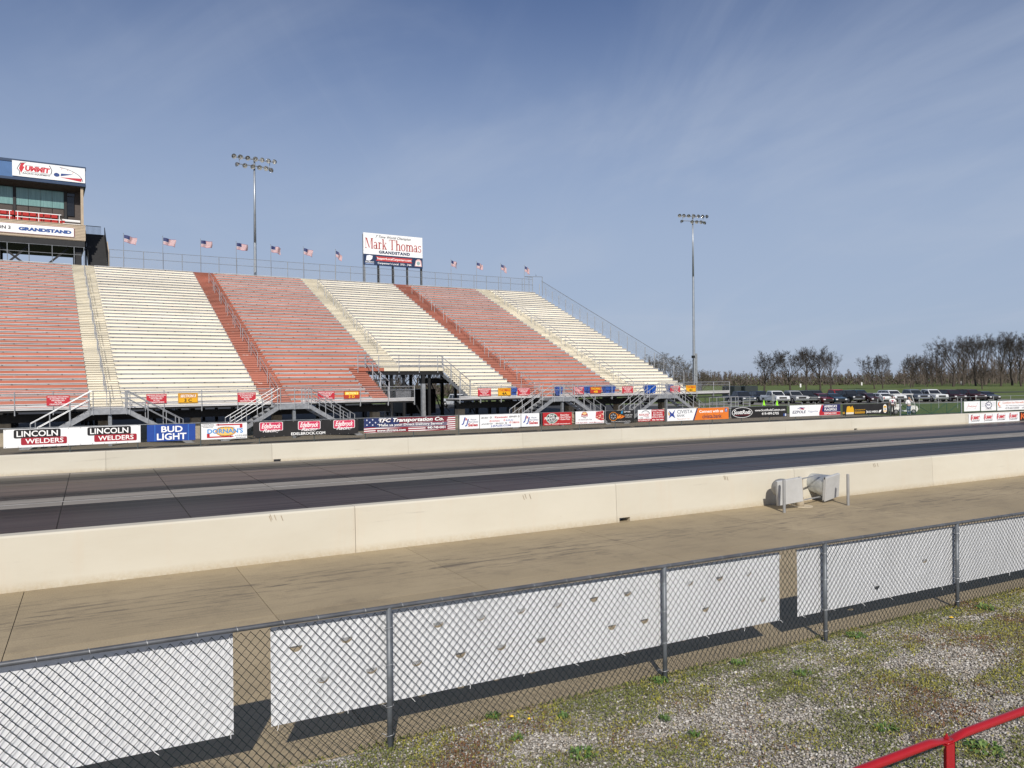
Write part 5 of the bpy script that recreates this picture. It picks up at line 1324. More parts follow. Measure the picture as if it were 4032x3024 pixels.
# press tower ----------------------------------------------------------------------------
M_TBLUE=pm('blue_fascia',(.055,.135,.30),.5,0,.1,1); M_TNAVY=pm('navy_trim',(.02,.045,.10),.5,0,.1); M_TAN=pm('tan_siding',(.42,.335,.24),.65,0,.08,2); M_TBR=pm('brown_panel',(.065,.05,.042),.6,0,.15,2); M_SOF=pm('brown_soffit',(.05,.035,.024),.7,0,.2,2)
def m_glass():
    t=NT('teal_blinds_glass'); f=t.noise(t.coord((6,1,.3)),2,4,.6)
    return t.set(t.ramp(f,[(.3,(.13,.25,.245)),(.7,(.21,.36,.345))]),.08,0,spec=.6)
M_TGL=m_glass(); M_DGL=pm('dark_glass',(.012,.013,.016),.06,0,.2,spec=.6); M_SEATR=pm('red_seat_plastic',(.40,.018,.012),.4,0,.1,6)
TV=79.0
t=thing('press_tower','tan and blue viewing tower on black legs above the red section','tower',(0,TV,GW),ST)
UL=-9.5
b=MB(); b.box(UL,3.78,TV,TV+7,18.32,19.62); part('fascia',b,M_TBLUE,t)
b=MB(); b.box(UL,3.82,TV-.05,TV+7,19.625,19.86); part('fascia_trim',b,M_TNAVY,t)
b=MB(); b.box(UL,3.80,TV-.02,TV+7,18.10,18.315); part('fascia_foot',b,M_TNAVY,t)
b=MB()
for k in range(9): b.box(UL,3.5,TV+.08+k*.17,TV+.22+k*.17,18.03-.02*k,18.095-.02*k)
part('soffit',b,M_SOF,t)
RVW=TV+1.55; q=RVW/TV
def U2(u): return u*q
def W2(w): return w*q
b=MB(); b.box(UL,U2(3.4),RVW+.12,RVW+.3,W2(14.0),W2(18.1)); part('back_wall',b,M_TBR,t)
for a,c,n in ((UL,-1.73,5),(-1.51,2.07,4)):
    for k in range(n):
        x0=U2(a+(c-a)*k/n); x1=U2(a+(c-a)*(k+1)/n); b=MB(); b.box(x0+.012,x1-.012,RVW+.03,RVW+.06,W2(15.95),W2(17.43)); part('window_pane',b,M_TGL,t)
        b=MB(); b.box(x0+.03,x1-.03,RVW+.03,RVW+.07,W2(15.25),W2(15.86)); part('wall_panel',b,M_TBR,t)
    b=MB(); b.box(U2(a)-.02,U2(c)+.02,RVW+.0,RVW+.08,W2(15.87),W2(15.94)); b.box(U2(a)-.02,U2(c)+.02,RVW+.0,RVW+.08,W2(17.44),W2(17.52)); part('window_frame',b,M_BLACKST,t)
for a in (-1.73,2.08):
    b=MB(); b.box(U2(a),U2(a)+.21,RVW-.05,RVW+.1,W2(14.6),W2(17.9)); part('mullion',b,M_BLACKST,t)
b=MB(); b.box(U2(2.32),U2(2.86),RVW+.02,RVW+.06,W2(15.35),W2(17.05)); b.box(U2(2.32),U2(2.9),RVW+.02,RVW+.06,W2(17.12),W2(17.40)); part('door',b,M_DGL,t)
b=MB(); b.box(3.38,3.60,TV+.25,TV+.5,14.5,18.05); part('corner_post',b,M_TAN,t)
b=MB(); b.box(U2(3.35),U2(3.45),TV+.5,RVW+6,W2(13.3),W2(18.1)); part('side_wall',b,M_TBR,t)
# rows of red seats and rails
sm=MB(); sm.bbox(-.24,.24,-.05,.05,0,.44,.03); sm.bbox(-.22,.22,-.40,-.02,0,.07,.02); sm=sm.mesh('seat',M_SEATR)
bs=BASE[t.name]
for w_,v_,a0,a1 in ((14.98*1.012,TV+1.1,-9.0,1.75),(14.55,TV+.55,-9.0,2.35)):
    k=a0
    while k<a1:
        inst('seat',sm,t,(k-bs.x,v_-bs.y,w_-bs.z)); k+=.545
b=MB(); b.box(UL,3.4,TV+.1,TV+.6,14.1,14.5); b.box(UL,3.4,TV+.6,RVW,14.1,14.95); part('seat_terrace',b,M_TBR,t)
for k in range(5):
    b=MB(); b.box(1.95,3.36,TV+.2+k*.24,TV+.42+k*.24,14.50+k*.16,14.60+k*.16); part('step',b,M_WHITE,t)
for a,c in ((UL,-1.85),(-1.56,1.85)):
    for w_ in (15.38,14.92):
        b=MB(); b.box(a,c,TV+.04,TV+.085,w_-.03,w_+.03); part('white_rail',b,M_WHITE,t)
    n=max(2,int((c-a)/1.55))
    for k in range(n+1):
        x=a+.15+(c-a-.3)*k/n; b=MB(); b.box(x-.025,x+.025,TV+.05,TV+.09,14.5,15.38); part('white_rail_post',b,M_WHITE,t)
# parapet siding, board by board
b=MB(); b.box(UL,3.68,TV+.0,TV+.25,13.2,14.56); part('parapet_core',b,M_TAN,t)
for k in range(10):
    z=13.25+k*.132; b=MB(); b.prism([(UL,TV-.005,z),(UL,TV-.045,z+.006),(UL,TV-.015,z+.126),(UL,TV-.005,z+.126)],(3.72-UL,0,0)); part('siding_board',b,M_TAN,t)
b=MB(); b.box(UL,3.74,TV-.06,TV+.3,14.575,14.63); part('parapet_cap',b,M_TAN,t)
b=MB(); b.box(UL,3.66,TV+.05,TV+7,12.68,13.19); part('floor_slab',b,M_BLACKST,t)
s=Sign('name_board','','',ST,UL,2.85,TV-.09,13.46,14.30,M_WHITE,.03,None,t)
fx=lambda u:(u-UL)/(2.85-UL)
s.rect(0.0,.0,1,1,'#8a2a34',.5,r=.12); s.rect(-.01,.035,.9965,.965,M_WHITE,.9,r=.10)
s.text('SECTION 3',fx(-4.05),.34,fx(-1.93),.70,'#26262c',.05); s.text('GRANDSTAND',fx(-1.36),.30,fx(2.62),.68,'#244a8c',.13)
s=Sign('logo_board','','',ST,-1.76,3.74,TV-.09,18.40,19.72,M_WHITE,.04,None,t)
summit(s,.06,.08,.54,.94)
pts=[(.55+.42*cos(a),.06+.86*sin(a)) for a in np.linspace(.02,1.35,18)]+[(.555+.405*cos(a),.06+.83*sin(a)) for a in np.linspace(1.35,.02,18)]
s.poly(pts,'#26344f',1.5); s.poly([(.64,.22),(.945,.06),(.955,.28)],'#b8283a',1.5); s.ell(.60,.36,.04,.13,'#25407c',1.6); s.poly([(.655,.30),(.66,.48),(.835,.50)],'#25407c',1.6)
for x,y in ((.665,.80),(.745,.73),(.82,.60)): s.poly([(x,y-.05),(x+.006,y-.05),(x+.016,y+.06),(x+.01,y+.06)],'#b8523a',1.6)
# legs and bracing
for u in (-8.0,-3.2,2.93):
    for v in (TV+.6,TV+6):
        b=MB(); b.box(u,u+.48,v,v+.48,gl(0),12.68); part('leg',b,M_BLACKST,t)
for p,q_ in (((-3.0,10.2),(-.6,12.6)),((-3.0,12.6),(.0,10.2)),((-.1,10.2),(2.4,12.6)),((2.9,12.0),(4.1,12.9))):
    b=MB(); b.beam((p[0],TV+.8,p[1]),(q_[0],TV+.8,q_[1]),.10,.16); part('brace',b,M_BLACKST,t)
# covered stair beside the tower
t=thing('tower_stair','dark enclosed stair flight climbing to the tower','stairs',(4.6,TV,GW),ST)
for k in range(14):
    b=MB(); b.box(3.95,5.45,TV+.1+k*.27,TV+.42+k*.27,10.9+k*.26,11.15+k*.26); part('step',b,M_BLACKST,t)
b=MB(); b.prism([(5.47,TV,10.8),(5.47,TV,12.3),(5.47,TV+3.9,15.3),(5.47,TV+3.9,14.2)],(.05,0,0)); part('side_screen',b,M_BLACKST,t)
b=MB(); b.prism([(5.53,TV-.05,10.8),(5.53,TV-.05,12.15),(5.53,TV+1.6,13.6),(5.53,TV+1.6,12.2)],(.07,0,0)); part('side_board',b,M_TAN,t)
b=MB(); b.prism([(3.88,TV,10.8),(3.88,TV,12.2),(3.88,TV+3.9,14.9),(3.88,TV+3.9,13.8)],(.04,0,0)); part('side_screen',b,M_BLACKST,t)
b=MB(); b.tube([(3.95,TV+4,15.35),(5.2,TV+4,15.35)],.03,6)
for k in range(13): b.tube([(3.98+k*.1,TV+4,14.6),(3.98+k*.1,TV+4,15.35)],.012,4)
part('top_rail',b,M_BLACKST,t)
for u in (3.9,4.7,5.5):
    b=MB(); b.box(u-.07,u+.07,TV+3.7,TV+3.9,gl(4),14.2); part('leg',b,M_BLACKST,t)

# ------------------------------------------------------------------ parked cars
M_TYRE=pm('tyre_rubber',(.014,.014,.014),.75,0,.2,8); M_RIM=pm('alloy_rim',(.42,.42,.43),.3,.7,.15,8); M_CGLASS=pm('car_glass',(.018,.021,.025),.05,0,.1,spec=.7); M_TRIM=pm('black_trim',(.015,.015,.016),.5,0,.2); M_CHROME=pm('chrome_trim',(.6,.6,.6),.15,.9,.1); M_HEAD=pm('headlamp',(.75,.76,.78),.1,.2,.05); M_TAIL=pm('tail_lamp',(.35,.012,.01),.25,0,.1)
def paint(nm,c,ro=.22):
    return pm('paint_'+nm,c,ro,.15,.04,1.5,spec=.6)
_wheel={}
def wheel_mesh(r,w):
    k=(r,w)
    if k not in _wheel:
        X=Matrix.Rotation(pi/2,4,'X')
        b=MB(); b.lathe([(r*.62,-w/2),(r*.93,-w/2),(r,-w/2+.03),(r,w/2-.03),(r*.93,w/2),(r*.62,w/2)],X,18); ty=b.mesh('tyre',M_TYRE,smooth=False)
        b=MB(); b.lathe([(r*.63,-w/2+.012),(r*.60,-w/2+.03),(r*.18,-w/2+.015),(.001,-w/2+.012)],X,18); b.lathe([(r*.63,w/2-.012),(r*.60,w/2-.03),(r*.18,w/2-.015),(.001,w/2-.012)],X,18)
        for j in range(5):
            a=2*pi*j/5
            for s in (-1,1): b.beam((r*.1*cos(a),s*(w/2-.008),r*.1*sin(a)),(r*.60*cos(a),s*(w/2-.008),r*.60*sin(a)),.02,.05,up=(0,1,0))
        ri=b.mesh('rim',M_RIM); _wheel[k]=(ty,ri)
    return _wheel[k]
CARP=dict(
 pickup=dict(L=5.9,W=2.02,wb=(1.05,4.75),r=.41,body=[(.05,.55),(.02,.75),(.06,1.08),(1.35,1.16),(2.0,1.18),(5.82,1.18),(5.88,.95),(5.86,.58)],cab=[(1.45,1.14),(2.15,1.80),(2.35,1.86),(3.55,1.88),(3.72,1.84),(3.92,1.16)],bed=(3.98,5.80),side=[(1.85,2.72),(2.80,3.66)]),
 suv=dict(L=5.0,W=1.96,wb=(.98,3.95),r=.38,body=[(.05,.48),(.0,.68),(.08,.98),(1.25,1.08),(4.9,1.10),(4.98,.85),(4.95,.50)],cab=[(1.15,1.06),(1.95,1.72),(2.2,1.78),(4.35,1.78),(4.62,1.70),(4.90,1.08)],bed=None,side=[(1.75,2.62),(2.70,3.55),(3.63,4.50)]),
 sedan=dict(L=4.8,W=1.84,wb=(.95,3.75),r=.335,body=[(.06,.36),(.0,.52),(.10,.78),(1.30,.94),(4.0,.98),(4.70,.95),(4.78,.70),(4.74,.40)],cab=[(1.15,.92),(2.0,1.36),(2.4,1.44),(3.2,1.44),(3.65,1.36),(4.35,.96)],bed=None,side=[(1.85,2.72),(2.80,3.62)]))
def carthing(kind,label,col,x,y,head,front=None,stripe=None,z=None):
    P=CARP[kind]; W=P['W']; L=P['L']; r=P['r']; zt_=terr(x,y)+.03 if z is None else z
    t=thing({'pickup':'pickup_truck','suv':'suv','sedan':'sedan'}[kind],label,{'pickup':'pickup truck','suv':'suv','sedan':'car'}[kind],(x,y,zt_),group='cars parked beyond the fence',rotz=head+pi)
    X0=-L/2
    b=MB()
    # lofted body: full width at the waist, tucked in at sill and shoulder, wheel arches cut out
    prof=P['body']; n=len(prof)
    def sil(k,zz): return k
    arch=[]
    bottom=[(p_[0],p_[1]) for p_ in (prof[0],prof[-1])]
    low=prof[0][1]
    under=[(prof[0][0]+.05,low-.12)]
    for c in P['wb']:
        for a in np.linspace(pi,0,9): under.append((c+(r+.07)*cos(a),max(low-.12,r+(r+.07)*sin(a))))
    under.append((prof[-1][0]-.05,low-.12))
    outline=under+prof[::-1]
    m=len(outline)
    for yy,ins in ((-W/2,0.0),(-W/2+.10,0.04),(W/2-.10,0.04),(W/2,0.0)):
        for (px,pz) in outline:
            top=pz>low+.45
            b.v.append((X0+px,(yy if not(top and abs(yy)>W/2-.01) else yy*.955),pz+(ins if top else 0)))
    for s_ in range(3):
        for k in range(m): b.f.append((s_*m+k,s_*m+(k+1)%m,(s_+1)*m+(k+1)%m,(s_+1)*m+k)); b.m.append(0)
    b.f.append(tuple(range(m))); b.m.append(0); b.f.append(tuple(range(3*m,4*m))[::-1]); b.m.append(0)
    body=part('body',b,col,t)
    b=MB(); cb=P['cab']; k=len(cb)
    wb_=W/2*.95; wt_=W/2*.76; zlo=cb[0][1]; zhi=max(c[1] for c in cb)
    hw=lambda z_: wb_+(wt_-wb_)*(z_-zlo)/(zhi-zlo)
    for sgn in (-1,1):
        for px,pz in cb: b.v.append((X0+px,sgn*hw(pz),pz))
    b.f.append(tuple(range(k))); b.m.append(0); b.f.append(tuple(range(k,2*k))[::-1]); b.m.append(0)
    for i in range(k): b.f.append((i,k+i,k+(i+1)%k,(i+1)%k)); b.m.append(0)
    cab=part('cabin',b,col,t)
    def topz(px):
        for (x0_,z0_),(x1_,z1_) in zip(cb[:-1],cb[1:]):
            if x0_<=px<=x1_: return z0_+(z1_-z0_)*(px-x0_)/(x1_-x0_)
        return zlo
    for a,c in P['side']:
        for sgn in (-1,1):
            b=MB(); z0_=zlo+.07; e=.012
            za=min(topz(a),zhi)-.10; zc=min(topz(c),zhi)-.10
            pts=[(a if za>z0_+.25 else a+.02,z0_),(c,z0_),(c,max(z0_+.04,zc)),(a,max(z0_+.04,za))]
            # lean the leading edge with the screen pillar
            if a==P['side'][0][0]: pts=[(a-.18,z0_),(c,z0_),(c,zc),(a+.22,min(topz(a+.22),zhi)-.10)]
            if c==P['side'][-1][1]: pts=[pts[0],(c+.04,z0_),(c-.03,min(topz(c-.03),zhi)-.10),pts[3]]
            b.add([(X0+px,sgn*(hw(pz)+e),pz) for px,pz in pts],[(0,1,2,3) if sgn<0 else (3,2,1,0)]); part('side_window',b,M_CGLASS,t)
    def screen(i,nm):
        (xa,za),(xb,zb)=cb[i],cb[i+1]; b=MB(); dx,dz=xb-xa,zb-za; ln=hypot(dx,dz); nx_,nz_=-dz/ln*.012,dx/ln*.012
        if nz_<0: nx_,nz_=-nx_,-nz_
        q=[]
        for f_,w_ in ((.12,.90),(.92,.90)):
            px=xa+dx*f_+nx_*1.0; pz=za+dz*f_+nz_
            q.append((X0+px,hw(za+dz*f_)*w_,pz))
        b.add([(q[0][0],-q[0][1],q[0][2]),q[0],q[1],(q[1][0],-q[1][1],q[1][2])],[(0,1,2,3)]); part(nm,b,M_CGLASS,t)
    screen(0,'windscreen'); screen(k-2,'rear_window')
    if P['bed']:
        b=MB(); x0_,x1_=P['bed']; b.box(X0+x0_,X0+x1_,-W/2*.86,W/2*.86,1.185,1.225); part('bed_cover',b,M_TRIM,t)
    ty,ri=wheel_mesh(r,.25)
    for c in P['wb']:
        for sgn in (-1,1):
            w=inst('wheel',ty,t,(X0+c,sgn*(W/2-.13),r)); inst('rim',ri,w,(0,0,0))
    fz=prof[2][1]; 
    for sgn in (-1,1):
        b=MB(); b.bbox(X0-.012,X0+.12,sgn*(W/2-.22)-.16,sgn*(W/2-.22)+.16,fz-.27,fz-.10,.02); part('headlight',b,M_HEAD,t)
        b=MB(); b.bbox(X0+L-.10,X0+L+.0,sgn*(W/2-.14)-.09,sgn*(W/2-.14)+.09,prof[-2][1]-.12,prof[-2][1]+.16,.02); part('tail_light',b,M_TAIL,t)
        b=MB(); b.bbox(X0+P['side'][0][0]-.16,X0+P['side'][0][0]+.0,sgn*(W/2+.10)-.09,sgn*(W/2+.10)+.09,zlo+.05,zlo+.22,.03); part('mirror',b,M_TRIM if kind=='pickup' else col,t)
    b=MB(); b.bbox(X0-.02,X0+.08,-W*.28,W*.28,fz-.33,fz-.08,.02); part('grille',b,front or M_TRIM,t)
    b=MB(); b.bbox(X0-.07,X0+.10,-W/2+.06,W/2-.06,low-.06,low+.14,.03); part('front_bumper',b,M_CHROME if kind=='pickup' else M_TRIM,t)
    b=MB(); b.bbox(X0+L-.10,X0+L+.06,-W/2+.06,W/2-.06,low-.04,low+.16,.03); part('rear_bumper',b,M_CHROME if kind=='pickup' else M_TRIM,t)
    return t
RA=Vector((82.0,82.5)); RB=Vector((121.0,67.2)); RD=(RB-RA).normalized(); RN=Vector((-RD.y,RD.x))
def row_pt(px,back=0.0):
    r=ray(px,1560); d=Vector((r.x,r.y)).normalized(); a=RA+RN*back
    den=d.x*RD.y-d.y*RD.x; k=(a.x*RD.y-a.y*RD.x)/den
    return d*k
HD=atan2(-RN.y,-RN.x)
WHP=paint('white',(.74,.75,.75)); BKP=paint('black',(.012,.012,.014)); NVP=paint('navy',(.014,.018,.035)); SLP=paint('silver',(.36,.37,.38),.28); RDP=paint('red',(.14,.012,.018)); TLP=paint('teal',(.015,.045,.075)); MRP=paint('maroon',(.045,.012,.018)); GRP=paint('grey_blue',(.17,.19,.23)); DRP=paint('dark_red',(.055,.016,.018)); RD2=paint('bright_red',(.36,.02,.018))
cars=[(2915,0,'pickup',NVP,'navy pickup truck with bright grille behind the ramp rails'),(3050,1.0,'pickup',WHP,'white crew cab pickup truck behind two fluorescent cones'),(3118,.4,'pickup',SLP,'silver pickup truck between the white and the black one'),(3165,.9,'pickup',BKP,'black pickup truck with chrome nose left of the red sedan'),(3232,-.6,'sedan',RDP,'dark red sedan with one headlight glinting'),(3278,-1.2,'sedan',TLP,'dark teal coupe next to the red sedan'),
      (3335,1.0,'pickup',BKP,'black pickup truck right of the teal coupe'),(3418,-.8,'sedan',DRP,'dark brown sedan left of the white sedan'),(3508,1.4,'suv',WHP,'white suv behind the standing person in a printed shirt'),(3588,1.2,'pickup',GRP,'grey blue pickup truck behind the golf cart roof'),(3660,.4,'pickup',WHP,'white pickup truck over the gate, beside the maroon suv'),(3740,.6,'suv',MRP,'maroon suv over the gate beside the white truck'),(3818,1.2,'suv',DRP,'dark red suv between the maroon suv and the black sedan'),(3876,2.6,'sedan',BKP,'black sedan at the far end of the parked row'),
      (2990,9.0,'suv',NVP,'dark suv half hidden by the white pickup hood end'),(3208,9.0,'suv',BKP,'black suv behind the dark red sedan'),(3380,8.5,'suv',TLP,'dark green suv behind the black pickup'),(3290,9.5,'pickup',RD2,'bright red pickup mostly hidden behind the black pickup'),(3180,11,'sedan',NVP,'dark sedan behind the black pickup with chrome nose')]
for px,bk,kind,col,lab in cars:
    p=row_pt(px,bk); carthing(kind,lab,col,p.x,p.y,HD+rnd.uniform(-.05,.05),M_CHROME if lab.startswith(('navy','black pickup truck with')) else None)
p=row_pt(3462,-1.6); carthing('sedan','white sedan parked the other way round, red tail lamp towards the track',WHP,p.x,p.y,HD+pi)
# cars seen through the portal
def stw(u,v): 
    q=ST@Vector((u,v,0)); return q.x,q.y
for u,v,kind,col,lab,hd in ((40.5,88,'suv',TLP,'dark blue suv seen through the portal under the stand',-2.2),(44.5,97,'suv',WHP,'white suv seen through the portal behind the blue one',-2.0),(27,92,'sedan',SLP,'silver car glimpsed under the stand left of the portal',-1.4),(3,90,'suv',RDP,'dark red suv glimpsed under the stand behind the first stair',-1.5),(11.5,92,'suv',SLP,'pale suv glimpsed under the stand behind the second stair',-1.5),(50,96,'pickup',WHP,'white pickup glimpsed under the stand behind the third stair',-1.5),(62,98,'pickup',GRP,'grey pickup glimpsed under the stand behind the last stair',-1.5)):
    x,y=stw(u,v); carthing(kind,lab,col,x,y,hd)
# trailers
M_TRG=pm('dark_green_sheet',(.022,.03,.03),.5,0,.15,2)
for px,back,lab in ((2892,19,'dark box trailer nearest the stand ramp'),(2933,17.5,'dark box trailer with rounded top behind the navy pickup')):
    p=row_pt(px,back); t=thing('box_trailer',lab,'trailer',(p.x,p.y,terr(p.x,p.y)),group='trailers behind the cars',rotz=HD)
    b=MB(); b.bbox(-2.6,2.6,-1.15,1.15,.45,2.55,.10); part('body',b,M_TRG,t)
    b=MB(); b.box(-2.66,2.66,-1.18,1.18,.80,.86); part('trim',b,M_GALVD,t)
    ty,ri=wheel_mesh(.36,.22)
    for c in (-.45,.45):
        for s_ in (-1,1): w=inst('wheel',ty,t,(c,s_*1.22,.36)); inst('rim',ri,w)
    b=MB(); b.beam((2.6,.5,.45),(3.8,0,.45),.08,.1); b.beam((2.6,-.5,.45),(3.8,0,.45),.08,.1); part('drawbar',b,M_DARK,t)
# cones, little sign, posts
M_CONE=pm('fluorescent_cone',(.30,.78,.02),.5,0,.08)
for px,py,lab in ((3008,1595.4,'fluorescent green cone left of the small grey sign'),(3059.4,1596,'fluorescent green cone right of the small grey sign')):
    p=onz(px,py); t=thing('traffic_cone',lab,'cone',(p.x,p.y,0),group='green cones'); b=MB(); b.lathe([(.20,.03),(.17,.06),(.035,.72),(.001,.73)],Matrix.Translation((p.x,p.y,-.02)),12); part('cone',b,M_CONE,t,True)
    b=MB(); b.bbox(p.x-.21,p.x+.21,p.y-.21,p.y+.21,-.02,.03,.01); part('foot',b,M_CONE,t)
p=onz(3044,1598); t=thing('small_sign','small grey blank sign on a post between the green cones','sign',(p.x,p.y,0))
b=MB(); b.tube([(p.x,p.y,-.05),(p.x,p.y,1.1)],.04,6); part('post',b,M_GALV,t); b=MB(); b.box(p.x-.28,p.x+.28,p.y-.05,p.y-.03,.62,1.55); part('panel',b,M_GALV,t)
k=0
for px in list(range(2950,3230,52)):
    p=onz(px,1600); b=MB(); b.lathe([(.05,-.05),(.05,.50),(.001,.52)],Matrix.Translation((p.x,p.y,0)),8)
    single('parking_post',b,M_GALV,'short grey parking post in front of the car row','post',(p.x,p.y,0),group='short posts before the car row')
# lot fence behind the gate
t=thing('chain_link_fence','low silver wire fence between the gate and the parked cars','fence',(80,52,0))
A=onz(3530,1611); B=Vector((118,52.0,0)); A=Vector((74,53.5,0))
b=MB(); b.tube([(A.x,A.y,1.25),(B.x,B.y,1.25)],.025,6); part('top_rail',b,M_GALV,t)
for k in range(14):
    q=A+(B-A)*k/13; b=MB(); b.tube([(q.x,q.y,-.05),(q.x,q.y,1.27)],.035,6); part('post',b,M_GALV,t)
# field markers and paths
for px,py,lab in ((3152,1525,'small white marker post in the field behind the silver pickup'),(3393,1517.5,'small white marker post far up the grass slope'),(3767,1500.5,'white marker post among the trunks of the tall grove'),(3784,1513.5,'white marker post at the edge of the tall grove')):
    r=ray(px,py); 
    k=200.0
    for _ in range(60):
        q=r*(k/ r.length); 
        if EYE+q.z<terr(q.x,q.y): break
        k+=4
    q=r*(k/r.length); z=terr(q.x,q.y); b=MB(); b.bbox(q.x-.28,q.x+.28,q.y-.15,q.y+.15,z-.1,z+1.3,.04)
    single('marker_post',b,M_WHITE,lab,'marker',(q.x,q.y,z),group='white markers in the field')
strip('field_path',resample([(96,128),(125,118),(165,108),(215,98),(300,88)],8),3.0,M_PATH,.05)
strip('field_path',resample([(118,104),(150,104),(190,100),(250,76),(320,52)],8),3.2,M_PATH,.05)
strip('car_park_gravel',resample([(70,90),(84,83.5),(102,76.5),(122,69.5),(140,62)],6),12.0,M_LOT,.02)

# ------------------------------------------------------------------ golf cart and people
gp=Vector((67.5,46.2))
t=thing('golf_cart','white golf cart with flat roof standing behind the green gate','golf cart',(gp.x,gp.y,0),rotz=radians(-35))
M_CW=pm('cart_white',(.74,.74,.71),.35,0,.05); 
b=MB(); b.prism([(-1.15,-.55,.28),(1.1,-.55,.28),(1.22,-.55,.50),(1.12,-.55,.78),(.62,-.55,.86),(.50,-.55,.36),(-.25,-.55,.36),(-.32,-.55,.74),(-1.1,-.55,.80),(-1.22,-.55,.55)],(0,1.1,0)); part('body',b,M_CW,t)
b=MB(); b.bbox(-.75,-.22,-.5,.5,.78,.94,.05); part('seat',b,M_CW,t); b=MB(); b.bbox(-.86,-.72,-.5,.5,.98,1.38,.04); part('backrest',b,M_CW,t)
b=MB(); b.bbox(-1.05,.80,-.58,.58,1.86,1.93,.03); part('roof',b,M_WHITE,t)
for s_ in (-.5,.5):
    b=MB(); b.tube([(.95,s_,.80),(.66,s_,1.87)],.022,6); part('front_strut',b,M_WHITE,t)
    b=MB(); b.tube([(-.95,s_,.75),(-.92,s_,1.87)],.022,6); part('rear_strut',b,M_DARK,t)
b=MB(); b.add([(.945,-.46,.86),(.945,.46,.86),(.68,.46,1.82),(.68,-.46,1.82)],[(0,1,2,3)]); 
gl_m=NT('clear_screen'); gl_m.set((.6,.65,.66),.03); gl_m.b.inputs['Alpha'].default_value=.22; part('windscreen',b,gl_m.mat,t)
b=MB(); b.tube([(.55,.2,.80),(.35,.2,1.08)],.02,6); b.tube([(.35+.05*sin(a),.2+.17*cos(a),1.08+.13*sin(a)) for a in np.linspace(0,2*pi,13)],.016,5); part('steering_wheel',b,M_DARK,t)
ty,ri=wheel_mesh(.24,.18)
for c in (-.78,.80):
    for s_ in (-.5,.5): w=inst('wheel',ty,t,(c,s_,.24)); inst('rim',ri,w)

M_SKIN1=pm('skin_brown',(.13,.07,.045),.55,0,.08); M_SKIN2=pm('skin_light',(.45,.27,.19),.55,0,.08); M_HAIRB=pm('hair_black',(.012,.01,.009),.7,0,.3,20); M_HAIRC=pm('hair_brown',(.06,.035,.02),.7,0,.3,20)
M_TSH=pm('white_cotton',(.76,.75,.75),.85,0,.06,6); M_PANT=pm('dark_trousers',(.018,.017,.019),.85,0,.2,6); M_JEAN=pm('blue_denim',(.10,.16,.26),.85,0,.2,8); M_SHOE=pm('pale_shoes',(.55,.55,.56),.6,0,.1)
def ring_loft(rings,n=12):
    """rings: (centre, rx, ry) stacked; one closed skin"""
    b=MB()
    for c,rx,ry in rings:
        for j in range(n):
            a=2*pi*j/n; b.v.append((c[0]+rx*cos(a),c[1]+ry*sin(a),c[2]))
    for i in range(len(rings)-1):
        for j in range(n): b.f.append((i*n+j,i*n+(j+1)%n,(i+1)*n+(j+1)%n,(i+1)*n+j)); b.m.append(0)
    b.f.append(tuple(range(n))[::-1]); b.m.append(0); b.f.append(tuple(range((len(rings)-1)*n,len(rings)*n))); b.m.append(0)
    return b
def skinned(name,verts,edges,radii,mat,parent,root=0,sub=2):
    me=bpy.data.meshes.new(name); me.from_pydata(verts,edges,[]); o=bpy.data.objects.new(name,me); COL.objects.link(o)
    sk=o.modifiers.new('skin','SKIN'); su=o.modifiers.new('sub','SUBSURF'); su.levels=sub; su.render_levels=sub
    for i,r in enumerate(radii): me.skin_vertices[0].data[i].radius=(r,r) if not isinstance(r,tuple) else r
    me.skin_vertices[0].data[root].use_root=True
    dg=bpy.context.evaluated_depsgraph_get(); m2=bpy.data.meshes.new_from_object(o.evaluated_get(dg)); bpy.data.objects.remove(o)
    m2.materials.clear(); m2.materials.append(mat)
    for p_ in m2.polygons: p_.use_smooth=True
    o=bpy.data.objects.new(name,m2); COL.objects.link(o); o.parent=parent; return o
